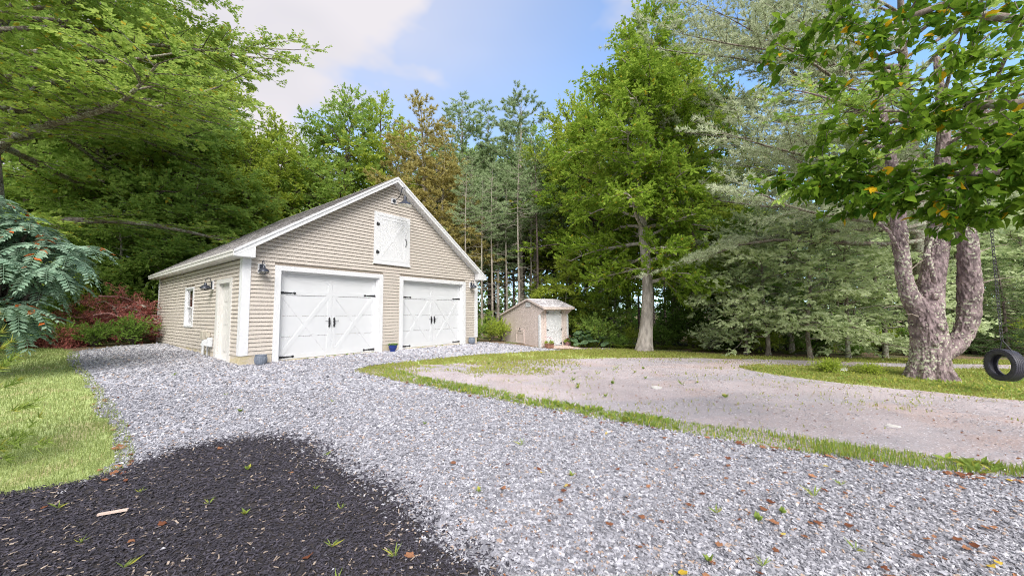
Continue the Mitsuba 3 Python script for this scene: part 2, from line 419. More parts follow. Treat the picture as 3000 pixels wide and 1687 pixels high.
def sheet(poly, dz):
    """The part of the ground's triangles inside the outline, lifted by dz."""
    x0, y0, x1, y1 = poly.bounds
    tri = GV[GF][:, :, :2]
    lo, hi = tri.min(1), tri.max(1)
    cand = np.nonzero((hi[:, 0] >= x0) & (lo[:, 0] <= x1) & (hi[:, 1] >= y0) & (lo[:, 1] <= y1))[0]
    shapely.prepare(poly)
    V, F, n = [], [], 0
    for k in cand:
        t = shapely.Polygon(tri[k])
        if poly.contains(t):
            V.append(tri[k]); F.append([[n, n + 1, n + 2]]); n += 3
        elif poly.intersects(t):
            g = poly.intersection(t)
            for h in getattr(g, 'geoms', [g]):
                if h.geom_type != 'Polygon' or h.area < 1e-5: continue
                v, f = trimesh.creation.triangulate_polygon(h, engine='earcut')
                f = np.asarray(f)
                e1, e2 = v[f[:, 1]] - v[f[:, 0]], v[f[:, 2]] - v[f[:, 0]]; nn = e1[:, 0] * e2[:, 1] - e1[:, 1] * e2[:, 0]
                f = np.where((nn < 0)[:, None], f[:, ::-1], f)
                V.append(v); F.append(f + n); n += len(v)
    v = np.vstack(V); f = np.vstack(F)
    return np.c_[v, gz(v[:, 0], v[:, 1]) + dz], f


GRAVEL_O = [(-13.3, 11.4), (-12.79, 10.84), (-10.51, 9.0), (-8.08, 7.21), (-6.79, 6.18), (-5.4, 5.14), (-4.64, 4.49), (-4.0, 3.95), (-3.7, 2.6), (-2.5, 1.2), (-2, -2), (-1, -6), (7, -6), (6.9, 2.2), (5.4, 3.1),
            (4.71, 3.52), (4.23, 3.66), (3.7, 3.90), (3.14, 4.24), (2.47, 4.63), (1.71, 5.25), (0.68, 5.92), (-0.28, 6.69), (-1.5, 7.52), (-2.95, 8.46), (-3.8, 8.98), (-3.9, 9.4), (-3.77, 9.94), (-3.21, 10.5),
            (-2.49, 11.25), (-1.33, 12.7), (0.16, 13.85), (1.55, 15.4), (2.4, 16.5), (1.2, 17.8), (0.2, 18.6), (-1.7, 18.4), (-4, 18), (-10, 15), (-14.2, 14.2)]
MULCH_O = [(-8, 2.2), (-5.3, 2.95), (-4.41, 3.3), (-4.1, 3.45), (-3.85, 3.82), (-3.75, 4.23), (-3.48, 4.57), (-3.21, 4.73), (-2.8, 4.71), (-2.08, 4.08), (-1.44, 3.56), (-0.95, 3.15), (-0.54, 2.75), (-0.29, 2.51), (-0.12, 2.31), (0.3, 1.5), (0.2, 0), (-3, -1.5), (-8, -1)]
LAWN_O = [(-26, 12), (-15.5, 12.5), (-13.3, 11.4), (-12.6, 10.84), (-10.45, 9.0), (-8.0, 7.21), (-6.7, 6.18), (-5.3, 5.14), (-4.55, 4.49), (-3.95, 3.95), (-3.9, 3.6), (-4.3, 3.3), (-5.3, 2.95), (-8, 2.2), (-14, 0.5), (-26, -4)]
STRIP_O = [(-3.8, 8.98), (-2.95, 8.44), (-1.5, 7.50), (-0.28, 6.67), (0.68, 5.90), (1.71, 5.23), (2.47, 4.61), (3.14, 4.22), (3.7, 3.88), (4.23, 3.64), (4.71, 3.5), (5.8, 2.8), (7.2, 2.0), (7.4, 2.4), (6.0, 3.2),
           (4.98, 3.78), (4.61, 4.05), (4.06, 4.38), (3.49, 4.78), (2.71, 5.2), (1.85, 5.8), (0.74, 6.5), (-0.3, 7.4), (-1.63, 8.35), (-2.74, 9.2), (-3.3, 9.7), (-3.8, 9.6)]
DIRT_O = [(-3.9, 9.5), (-3.75, 8.95), (-2.9, 8.4), (-1.5, 7.48), (-0.28, 6.65), (0.7, 5.9), (1.71, 5.2), (2.47, 4.6), (3.14, 4.2), (4.23, 3.6), (5.6, 2.85), (8, 1.2), (30, -6), (34, 4), (18, 6.2), (13, 6.0), (9.22, 6.84), (8.71, 7.47), (8.06, 7.98), (7.34, 8.81), (6.75, 9.8), (6.6, 11.0), (7.5, 11.9), (8.76, 11.75), (10.19, 11.35), (11.83, 11.3), (13.05, 11.24), (16, 11.4), (30, 10), (30, 12.4), (17.22, 12.67), (13.5, 12.65), (11.75, 12.92), (10.82, 13.3), (8.83, 13.5), (6.81, 13.8), (4.63, 13.9), (2.2, 12.91), (0.13, 11.9), (-1.25, 11.1), (-2.19, 10.4), (-3.2, 10.2)]
FAR_O = [(1.4, 15.6), (0.16, 13.8), (-1.33, 12.6), (-2.49, 11.2), (-3.3, 10.4), (-3.8, 9.5), (-1, 10), (3, 11), (7, 9), (9, 6.6), (13, 5.4), (26, 4), (34, 8), (34, 14), (19, 14.1), (15, 14.2), (12, 14.1), (9.45, 14.75), (7.64, 15.8), (5.76, 17.6), (4.6, 17.9), (3.4, 17.3), (2.2, 16.4)]
gravel_p, mulch_p, lawn_p = ragged(GRAVEL_O, 0.10, 1), ragged(MULCH_O, 0.12, 2), ragged(LAWN_O, 0.06, 3)
strip_p, dirt_p, far_p = ragged(STRIP_O, 0.07, 4), ragged(DIRT_O, 0.12, 5), ragged(FAR_O, 0.15, 6)
for nm, pl, dz, mt, lb in (('lawn', lawn_p, 0.004, 'mat_lawn', 'soft light green mown lawn left of the gravel'), ('lawn', far_p, 0.004, 'mat_lawn', 'thin patchy lawn along the forest edge beside the shed and old tree'),
                           ('driveway', dirt_p, 0.009, 'mat_dirt', 'pinkish packed dirt driveway with scattered weeds'), ('gravel_yard', gravel_p, 0.014, 'mat_gravel', 'grey crushed stone yard spread in front of the garage'),
                           ('mulch_bed', mulch_p, 0.019, 'mat_mulch', 'dark bark mulch bed spread over the near left gravel')):
    tag(part(None, nm, sheet(pl, dz), mt, smooth=True), lb, kind='structure')

# ------------------------------------------------------------------ garage (local axes: x along its front, y into its depth, z up; its slab at z 0)
YAW = 0.9216
_c, _s = math.cos(YAW), math.sin(YAW)
GM = T([[_c, -_s, 0, 3.3675 * _c - 11.169 * _s], [_s, _c, 0, 3.3675 * _s + 11.169 * _c], [0, 0, 1, 0], [0, 0, 0, 1]])


def g2w(x, y):
    return (x + 3.3675) * _c - (y + 11.169) * _s, (x + 3.3675) * _s + (y + 11.169) * _c


GW, GD, SL = 8.775, 9.47, 0.677
Z_EAVE, OV = 2.85, 0.29
def zroof(x): return Z_EAVE + (min(x, GW - x) + OV) * SL


gar = thing('garage', 'beige clapboard two door garage with steep grey shingle roof and white trim', 'garage')
def gp(name, mesh, bsdf, smooth=False, label=None, kind=None, parent=None, uv=None): return part(parent or gar, name, mesh, bsdf, GM, smooth, uv, label, kind)


D1, D2, DW, DZ = 0.879, 4.871, 3.02, 2.45
WIN = (4.36, 5.24, 0.92, 2.11)                          # window rough opening on the side wall: y0, y1, z0, z1
SDR = (0.86, 1.80, 0.0, 2.12)                           # side door opening
LOFT = (3.80, 5.00, 3.06, 4.60)
front_outline = shapely.Polygon([(0.02, 0.0), (GW - 0.02, 0.0), (GW - 0.02, zroof(0) - 0.17), (GW / 2, zroof(GW / 2) - 0.19), (0.02, zroof(0) - 0.17)])
front_holes = shapely.union_all([shapely.box(D1, -1, D1 + DW, DZ), shapely.box(D2, -1, D2 + DW, DZ)])
side_outline = shapely.box(0.0, 0.0, GD, 2.69)
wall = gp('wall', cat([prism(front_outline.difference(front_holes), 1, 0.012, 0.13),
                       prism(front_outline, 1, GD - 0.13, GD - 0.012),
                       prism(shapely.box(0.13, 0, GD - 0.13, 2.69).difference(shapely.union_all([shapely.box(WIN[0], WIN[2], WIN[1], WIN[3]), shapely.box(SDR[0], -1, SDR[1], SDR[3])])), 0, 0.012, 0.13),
                       prism(shapely.box(0.13, 0, GD - 0.13, 2.69), 0, GW - 0.13, GW - 0.012)]), 'mat_wall_core_shade')
# clapboards, each a board of its own
EXP, ZB = 0.1069, 0.2125
def board(a0, b0, a1, b1, z0, z1, side):
    """side 0: front wall (outward -y); 1: left wall (outward -x); 2: right wall (+x)."""
    o0, o1, i_ = 0.022, 0.003, -0.010
    P = [(a0, o0, z0), (b0, o0, z0), (b0, i_, z0 + 0.022), (a0, i_, z0 + 0.022), (a1, o1, z1), (b1, o1, z1), (b1, i_, z1), (a1, i_, z1)]
    if side == 0: v = np.array([(u, -o, z) for u, o, z in P])
    elif side == 1: v = np.array([(-o, u, z) for u, o, z in P])
    else: v = np.array([(GW + o, u, z) for u, o, z in P])
    f = np.vstack([HEX[:, [0, 1, 2]], HEX[:, [0, 2, 3]]])
    return (v, f if side != 1 else f[:, ::-1])


def cut(lo, hi, holes):
    segs = [(lo, hi)]
    for h0, h1 in holes:
        segs = [s for a, b in segs for s in ((a, min(b, h0)), (max(a, h1), b)) if s[1] - s[0] > 0.01]
    return segs


rngb = np.random.default_rng(5)
z = ZB
while z < 5.80:
    z1 = z + EXP - 0.016  # slot left open under the next course, showing the core in its shade colour
    def ends(zz):
        lo = max(0.168, (zz + 0.172 - Z_EAVE) / SL - OV + 0.0)
        return lo, GW - lo
    (l0, h0), (l1, h1) = ends(z), ends(min(z1, 5.83))
    hol = []
    if z < 2.585: hol += [(D1 - 0.152, D1 + DW + 0.152), (D2 - 0.152, D2 + DW + 0.152)]
    if z + EXP * 0.6 > 2.945 and z < 4.70: hol += [(3.672, 5.13)]
    segs = cut(l0, h0, hol)
    for a, b in segs:
        if b - a > 3.7 and z > 2.5:                      # vinyl lengths lap at joints
            m = a + (b - a) * rngb.uniform(0.3, 0.7); bits = [(a, m - 0.001), (m + 0.001, b)]
        else: bits = [(a, b)]
        for a_, b_ in bits:
            ta, tb = (l1 if a_ == l0 else a_), (h1 if b_ == h0 else b_)
            if tb - ta > 0.02 or b_ - a_ > 0.05: gp('clapboard', board(a_, b_, min(ta, tb), max(ta, tb), z, z1, 0), 'mat_siding', parent=wall)
    if z < 2.66:
        zt = min(z1, 2.69)
        hol = []
        if z < 2.22: hol += [(0.69, 1.97)]
        if z + EXP * 0.6 > 0.86 and z < 2.16: hol += [(4.28, 5.32)]
        for a, b in cut(0.162, GD - 0.09, hol):
            bits = [(a, b)]
            if b - a > 3.7:
                m = a + (b - a) * rngb.uniform(0.3, 0.7); bits = [(a, m - 0.001), (m + 0.001, b)]
            for a_, b_ in bits: gp('clapboard', board(a_, b_, a_, b_, z, zt, 1), 'mat_siding', parent=wall)
        gp('clapboard', board(0.162, GD - 0.09, 0.162, GD - 0.09, z, zt, 2), 'mat_siding', parent=wall)
    z += EXP
gp('foundation', cat([box(0.0, D1 - 0.16, -0.004, 0.14, -0.5, 0.208), box(D1 + DW + 0.16, D2 - 0.16, -0.004, 0.14, -0.5, 0.208), box(D2 + DW + 0.16, GW, -0.004, 0.14, -0.5, 0.208),
                      box(0.0, 0.14, 0.142, 0.685, -0.5, 0.207), box(0.0, 0.14, 1.975, GD, -0.5, 0.207), box(GW - 0.14, GW, 0.142, GD, -0.5, 0.207), box(0.141, GW - 0.141, GD - 0.14, GD, -0.5, 0.207)]), 'mat_concrete')
gp('slab', box(0.15, GW - 0.15, 0.0, GD - 0.15, -0.35, -0.012), 'mat_concrete')
for x0, x1 in ((-0.024, 0.168), (GW - 0.168, GW + 0.024)):
    gp('corner_board', cat([cham(x0, x1, -0.026, 0.0, ZB, 2.70), cham(-0.024 if x0 < 1 else GW, 0.0 if x0 < 1 else GW + 0.024, 0.0005, 0.16, ZB, 2.70)]), 'mat_white')
gp('corner_board', cham(-0.024, 0.0, GD - 0.09, GD + 0.02, ZB, 2.70), 'mat_white')
# roof
AP = zroof(GW / 2)
def slope_pts(th, left):
    p = [(-OV, Z_EAVE), (GW / 2, AP), (GW / 2, AP - th), (-OV, Z_EAVE - th)]
    return p if left else [(GW - a, b) for a, b in p]


roof = gp('roof', cat([prism(slope_pts(0.05, True), 1, -0.27, GD + 0.30), prism(slope_pts(0.05, False), 1, -0.27, GD + 0.30)]), 'mat_shingle')
for left in (True, False):
    s_ = 1 if left else -1; x_ = (lambda a: a) if left else (lambda a: GW - a)
    lo = [(-OV, Z_EAVE - 0.052), (GW / 2, AP - 0.052), (GW / 2, AP - 0.172), (0.034, zroof(0.034) - 0.172), (-OV, Z_EAVE - 0.145)]
    gp('rake_board', cat([prism([(x_(a), b) for a, b in lo], 1, -0.300, -0.272)]), 'mat_white')
    gp('rake_board', prism([(x_(a), b) for a, b in [(-OV - 0.01, Z_EAVE + 0.004), (GW / 2, AP + 0.012), (GW / 2, AP - 0.060), (-OV - 0.01, Z_EAVE - 0.066)]], 1, -0.318, -0.300), 'mat_white', label='narrow stepped top strip of the white rake trim')
    gp('soffit', prism([(x_(a), b) for a, b in [(0.17, zroof(0.17) - 0.150), (GW / 2, AP - 0.150), (GW / 2, AP - 0.170), (0.17, zroof(0.17) - 0.170)]], 1, -0.271, 0.006), 'mat_white')
    gp('eave_return', prism([(x_(a), b) for a, b in [(-OV, Z_EAVE - 0.146), (0.032, zroof(0.034) - 0.174), (0.17, zroof(0.17) - 0.171), (0.17, 2.70), (-OV + 0.02, 2.70)]], 1, -0.296, -0.028), 'mat_white')
    gp('fascia', cat([prism([(x_(-OV - 0.012), 2.71), (x_(-OV + 0.012), 2.71), (x_(-OV + 0.012), 2.842), (x_(-OV - 0.012), 2.835)], 1, -0.27, GD + 0.30), prism([(x_(-OV - 0.03), 2.80), (x_(-OV - 0.0125), 2.80), (x_(-OV - 0.0125), 2.858), (x_(-OV - 0.03), 2.852)], 1, -0.27, GD + 0.30)]), 'mat_cream')
    gp('soffit', prism([(x_(-OV + 0.013), 2.700), (x_(0.012), 2.700), (x_(0.012), 2.715), (x_(-OV + 0.013), 2.715)], 1, -0.026, GD + 0.28), 'mat_cream')
    # shingles: courses of tabs, each tab a thin slab
    ang = math.atan(SL); L = (GW / 2 + OV) / math.cos(ang); n = int(L / 0.14) + 1
    VV, FF, UU = [], [], []
    for k in range(n):
        yy = -0.285 - rngb.uniform(0, 0.25)
        while yy < GD + 0.29:
            w = rngb.uniform(0.16, 0.36); a, b = max(yy, -0.285), min(yy + w - 0.006, GD + 0.29)
            yy += w
            if b - a < 0.03: continue
            s0, s1 = k * 0.14 - 0.02, min(k * 0.14 + 0.16, L)
            t0 = rngb.uniform(0.009, 0.016); t1 = 0.002
            P = []
            for s, tt in ((s0, 0.0), (s0, t0), (s1, t1), (s1, 0.0)):
                X = -OV + s * math.cos(ang) - tt * math.sin(ang); Z = Z_EAVE + s * math.sin(ang) + tt * math.cos(ang)
                P.append((X, Z))
            v = np.array([(x_(X), y, Z) for y in (a, b) for X, Z in P])
            f = np.vstack([HEX[:, [0, 1, 2]], HEX[:, [0, 2, 3]]])
            VV.append(v); FF.append((f if left else f[:, ::-1]) + 8 * len(FF)); UU.append(np.tile([[rngb.random(), rngb.random()]], (8, 1)))
    gp('shingles', (np.vstack(VV), np.vstack(FF)), 'mat_shingle', parent=roof, uv=np.vstack(UU), kind='stuff', label='dark grey asphalt shingles')
gp('ridge_cap', cat([prism([(GW / 2 - 0.13, AP - 0.13 * SL + 0.012), (GW / 2, AP + 0.016), (GW / 2 + 0.13, AP - 0.13 * SL + 0.012), (GW / 2, AP - 0.02)], 1, -0.29, GD + 0.295)]), 'mat_shingle', parent=roof)

# overhead doors
def strap(x0, dirx, zc, y, Lh=0.44):
    s = dirx
    pts = [(x0, zc - 0.038), (x0 + s * Lh * 0.82, zc - 0.012), (x0 + s * Lh * 0.86, zc - 0.03), (x0 + s * Lh * 0.93, zc - 0.036), (x0 + s * Lh, zc), (x0 + s * Lh * 0.93, zc + 0.036), (x0 + s * Lh * 0.86, zc + 0.03), (x0 + s * Lh * 0.82, zc + 0.012), (x0, zc + 0.038)]
    return prism(pts if s > 0 else pts[::-1], 1, y - 0.012, y)


def diag(xa, za, xb, zb, w, clip, y0, y1):
    d = shapely.LineString([(xa, za), (xb, zb)]).buffer(w / 2, cap_style=2).intersection(clip)
    return [prism(g, 1, y0, y1) for g in getattr(d, 'geoms', [d]) if g.geom_type == 'Polygon' and g.area > 1e-4]


for x0 in (D1, D2):
    which = 'left' if x0 == D1 else 'right'
    gp('door_casing', cat([cham(x0 - 0.15, x0, -0.032, 0.02, -0.06, DZ + 0.135), cham(x0 + DW, x0 + DW + 0.15, -0.032, 0.02, -0.06, DZ + 0.135), cham(x0 - 0.0005, x0 + DW + 0.0005, -0.0325, 0.0195, DZ, DZ + 0.135),
                           box(x0, x0 + 0.018, 0.021, 0.145, -0.05, DZ), box(x0 + DW - 0.018, x0 + DW, 0.021, 0.145, -0.05, DZ), box(x0 + 0.019, x0 + DW - 0.019, 0.021, 0.145, DZ - 0.018, DZ - 0.0005),
                           box(x0 + 0.0185, x0 + 0.045, 0.075, 0.128, -0.03, DZ - 0.0185), box(x0 + DW - 0.045, x0 + DW - 0.0185, 0.075, 0.128, -0.03, DZ - 0.0185), box(x0 + 0.046, x0 + DW - 0.046, 0.075, 0.128, DZ - 0.05, DZ - 0.019)]), 'mat_white')
    yb = 0.150
    a, b = x0 + 0.022, x0 + DW - 0.022; xm = (a + b) / 2
    cuts = [0.0, 0.63, 1.20, 1.79, DZ]
    door = gp('garage_door', cat([box(a, b, yb, yb + 0.04, c0 + 0.004, c1 - 0.004) for c0, c1 in zip(cuts[:-1], cuts[1:])]), 'mat_door_white', label=f'{which} white overhead garage door with two crossed brace panels')
    yo = yb - 0.014
    rails = [cham(a, b, yo, yb - 0.0005, 1.795, 1.905, .004), cham(a, b, yo, yb - 0.0005, DZ - 0.13, DZ - 0.02, .004), cham(a, b, yo, yb - 0.0005, 0.012, 0.135, .004)]
    for r in rails: gp('rail', r, 'mat_door_white', parent=door)
    for u0, u1 in ((a, a + 0.10), (xm - 0.122, xm - 0.008), (xm + 0.008, xm + 0.122), (b - 0.10, b)):
        gp('stile', cat([cham(u0, u1, yo, yb - 0.0005, 0.1355, 1.7945, .004), cham(u0, u1, yo, yb - 0.0005, 1.9055, DZ - 0.1305, .004)]), 'mat_door_white', parent=door)
    for u0, u1 in ((a + 0.1005, xm - 0.1225), (xm + 0.1225, b - 0.1005)):
        clip = shapely.box(u0, 0.1358, u1, 1.7942)
        one = shapely.LineString([(u0 - 0.03, 1.83), (u1 + 0.03, 0.10)]).buffer(0.055, cap_style=2)
        gp('brace', prism(one.intersection(clip), 1, yo + 0.001, yb - 0.0005), 'mat_door_white', parent=door)
        other = shapely.LineString([(u0 - 0.03, 0.10), (u1 + 0.03, 1.83)]).buffer(0.055, cap_style=2).difference(one.buffer(0.001)).intersection(clip)
        for g in other.geoms:
            if g.area > 0.005: gp('brace', prism(g, 1, yo + 0.0015, yb - 0.0005), 'mat_door_white', parent=door)
    for xx, s in ((a + 0.004, 1), (b - 0.004, -1)):
        for zz in (1.85, 0.073): gp('hinge', strap(xx, s, zz, yo - 0.0005), 'mat_black', parent=door)
    for s in (-1, 1):
        xc = xm + s * 0.075; zc = 1.0
        gp('handle', cat([prism([(xc - 0.022, zc - 0.09), (xc + 0.022, zc - 0.09), (xc + 0.022, zc + 0.09), (xc - 0.022, zc + 0.09)], 1, yo - 0.02, yo),
                          prism([(xc - 0.03, zc + 0.1), (xc, zc + 0.085), (xc + 0.03, zc + 0.1), (xc, zc + 0.165)], 1, yo - 0.012, yo), prism([(xc - 0.03, zc - 0.1), (xc, zc - 0.165), (xc + 0.03, zc - 0.1), (xc, zc - 0.085)], 1, yo - 0.012, yo),
                          tube([(xc, yo - 0.02, zc + 0.08), (xc, yo - 0.06, zc + 0.06), (xc, yo - 0.06, zc - 0.06), (xc, yo - 0.02, zc - 0.08)], 0.011, 6), tube([(xc, yo - 0.02, zc + 0.05), (xc + s * 0.02, yo - 0.035, zc + 0.05), (xc + s * 0.13, yo - 0.035, zc + 0.052)], 0.007, 5)]), 'mat_black', parent=door)
    gp('threshold', cham(x0 + 0.0, x0 + DW, 0.0, 0.25, -0.10, -0.004), 'mat_concrete')

# loft door
lx0, lx1, lz0, lz1 = LOFT
gp('loft_casing', cat([cham(3.675, lx0, -0.032, 0.015, 2.99, 4.715), cham(lx1, 5.13, -0.032, 0.015, 2.99, 4.715), cham(lx0 + .0005, lx1 - .0005, -0.0325, 0.015, lz1, 4.715), cham(3.66, 5.145, -0.06, 0.015, 2.935, 2.9895), cham(lx0 + .0005, lx1 - .0005, -0.031, 0.015, 2.99, lz0 - 0.002)]), 'mat_white')
loft = gp('loft_door', box(lx0, lx1, 0.004, 0.013, lz0, lz1), 'mat_white', label='white beadboard loft hatch with a crossed brace, high in the gable')
nb = 12; wb = (lx1 - lx0 - 0.02) / nb
for k in range(nb): gp('plank', cham(lx0 + 0.01 + k * wb + 0.0004, lx0 + 0.01 + (k + 1) * wb - 0.0004, -0.014, 0.0035, lz0 + 0.006, lz1 - 0.006, 0.004), 'mat_white', parent=loft)
fx0, fx1, fz0, fz1 = lx0 + 0.006, lx1 - 0.006, lz0 + 0.006, lz1 - 0.006
for r in (cham(fx0, fx1, -0.024, -0.0145, fz0, fz0 + 0.1, .003), cham(fx0, fx1, -0.024, -0.0145, fz1 - 0.1, fz1, .003)): gp('rail', r, 'mat_white', parent=loft)
for u0, u1 in ((fx0, fx0 + 0.1), (fx1 - 0.1, fx1)): gp('stile', cham(u0, u1, -0.024, -0.0145, fz0 + 0.1005, fz1 - 0.1005, .003), 'mat_white', parent=loft)
clip = shapely.box(fx0 + 0.1005, fz0 + 0.1005, fx1 - 0.1005, fz1 - 0.1005)
one = shapely.LineString([(fx0 + 0.06, fz1 - 0.04), (fx1 - 0.06, fz0 + 0.04)]).buffer(0.045, cap_style=2)
gp('brace', prism(one.intersection(clip), 1, -0.0235, -0.0145), 'mat_white', parent=loft)
for g in shapely.LineString([(fx0 + 0.06, fz0 + 0.04), (fx1 - 0.06, fz1 - 0.04)]).buffer(0.045, cap_style=2).difference(one.buffer(0.001)).intersection(clip).geoms:
    if g.area > 0.004: gp('brace', prism(g, 1, -0.023, -0.0145), 'mat_white', parent=loft)
for zz in (4.30, 3.34):
    gp('hinge', cat([cham(lx0 - 0.045, lx0 - 0.004, -0.048, -0.0325, zz - 0.055, zz + 0.055, .003), tube([(lx0, -0.05, zz - 0.06), (lx0, -0.05, zz + 0.06)], 0.011, 8), prism([(lx0 + 0.006, zz - 0.03), (lx0 + 0.05, zz - 0.045), (lx0 + 0.075, zz), (lx0 + 0.05, zz + 0.045), (lx0 + 0.006, zz + 0.03)], 1, -0.05, -0.0365)]), 'mat_black', parent=loft)
gp('handle', cat([tube([(fx1 - 0.05, -0.037, 3.94), (fx1 - 0.05, -0.05, 3.90), (fx1 - 0.045, -0.085, 3.86), (fx1 - 0.045, -0.085, 3.76), (fx1 - 0.05, -0.05, 3.70), (fx1 - 0.05, -0.037, 3.66)], [0.016, 0.011, 0.011, 0.011, 0.011, 0.016], 7)]), 'mat_black', parent=loft)

# side door (left wall) and window
y0, y1, z0, z1 = SDR
gp('side_door_casing', cat([cham(-0.032, 0.015, 0.692, y0, -0.04, 2.235), cham(-0.032, 0.015, y1, 1.968, -0.04, 2.235), cham(-0.0325, 0.015, y0 + 0.0005, y1 - 0.0005, z1, 2.235), box(0.0155, 0.135, y0, y0 + 0.02, -0.03, z1), box(0.0155, 0.135, y1 - 0.02, y1, -0.03, z1), box(0.0155, 0.135, y0 + 0.0205, y1 - 0.0205, z1 - 0.02, z1 - 0.0005), box(-0.02, 0.135, y0 + 0.0205, y1 - 0.0205, -0.06, 0.045)]), 'mat_cream')
sd = gp('side_door', box(0.085, 0.125, y0 + 0.022, y1 - 0.022, 0.05, z1 - 0.022), 'mat_cream', label='narrow cream panelled side door')
for r0, r1 in ((0.24, 0.72), (0.98, 1.52), (1.62, 1.92)):
    for q0, q1 in ((y0 + 0.14, (y0 + y1) / 2 - 0.05), ((y0 + y1) / 2 + 0.05, y1 - 0.14)):
        m = cham(0.070, 0.0845, q0, q1, r0, r1, 0.012)
        gp('door_panel', m, 'mat_cream', parent=sd)
gp('knob', moved(lathe([(0.0, 0.06), (0.025, 0.055), (0.03, 0.035), (0.012, 0.02), (0.012, 0.008), (0.03, 0.006), (0.03, 0.0), (0.0, 0.0)][::-1], 14), np.array([[0, 0, -1], [0, 1, 0], [1, 0, 0.0]]), (0.084, y0 + 0.09, 0.98)), 'mat_aluminium', parent=sd)
y0, y1, z0, z1 = WIN
wn = gp('window', cat([cham(-0.034, 0.01, y0 - 0.075, y0, z0 - 0.06, z1 + 0.06), cham(-0.034, 0.01, y1, y1 + 0.075, z0 - 0.06, z1 + 0.06), cham(-0.0335, 0.01, y0 + .0005, y1 - .0005, z1, z1 + 0.06), cham(-0.045, 0.01, y0 + .0005, y1 - .0005, z0 - 0.06, z0), box(0.0105, 0.1, y0, y0 + 0.02, z0, z1), box(0.0105, 0.1, y1 - 0.02, y1, z0, z1), box(0.0105, 0.1, y0 + .0205, y1 - .0205, z0, z0 + 0.02), box(0.0105, 0.1, y0 + .0205, y1 - .0205, z1 - 0.02, z1)]), 'mat_white', label='small double hung window in a white frame')
zm = (z0 + z1) / 2 - 0.02
for (q0, q1, xx, nm) in ((zm, z1 - 0.0205, 0.012, 'upper'), (z0 + 0.0205, zm + 0.03, 0.045, 'lower')):
    gp('sash', cat([box(xx, xx + 0.03, y0 + 0.021, y0 + 0.055, q0, q1), box(xx, xx + 0.03, y1 - 0.055, y1 - 0.021, q0, q1), box(xx + .0005, xx + 0.0295, y0 + 0.0555, y1 - 0.0555, q0, q0 + 0.035), box(xx + .0005, xx + 0.0295, y0 + 0.0555, y1 - 0.0555, q1 - 0.035, q1)]), 'mat_white', parent=wn)
    yw = (y1 - y0 - 0.11) / 3
    gp('muntins', cat([box(xx + 0.022, xx + 0.027, y0 + 0.055 + yw * k - 0.006, y0 + 0.055 + yw * k + 0.006, q0 + 0.0355, q1 - 0.0355) for k in (1, 2)] + [box(xx + 0.0225, xx + 0.0265, y0 + 0.056, y1 - 0.056, (q0 + q1) / 2 - 0.006, (q0 + q1) / 2 + 0.006)]), 'mat_beige_box', parent=wn)
    v = np.array([[xx + 0.014, y0 + 0.0556, q0 + 0.0352], [xx + 0.014, y1 - 0.0556, q0 + 0.0352], [xx + 0.014, y1 - 0.0556, q1 - 0.0352], [xx + 0.014, y0 + 0.0556, q1 - 0.0352]])
    gp('pane', (v, np.array([[0, 2, 1], [0, 3, 2]])), 'mat_glass', parent=wn)
cu = np.linspace(0, 1, 24)
cpts = [(0.20 + 0.025 * math.sin(u * 40), y1 - 0.03 - 0.42 * u) for u in cu]
cv = np.array([(x, y if zz < 1 else y1 - 0.03 - (y1 - 0.03 - y) * 0.45, z) for zz, z in ((0, z0 + 0.03), (1, zm)) for x, y in cpts])
k = np.arange(23)
gp('curtain', (cv, np.vstack([np.stack([k, k + 1, k + 25], 1), np.stack([k, k + 25, k + 24], 1)])), 'mat_curtain', parent=wn)
gp('back_partition', box(1.4, 1.45, 2.5, 8.5, 0.0, 2.6), 'mat_room')

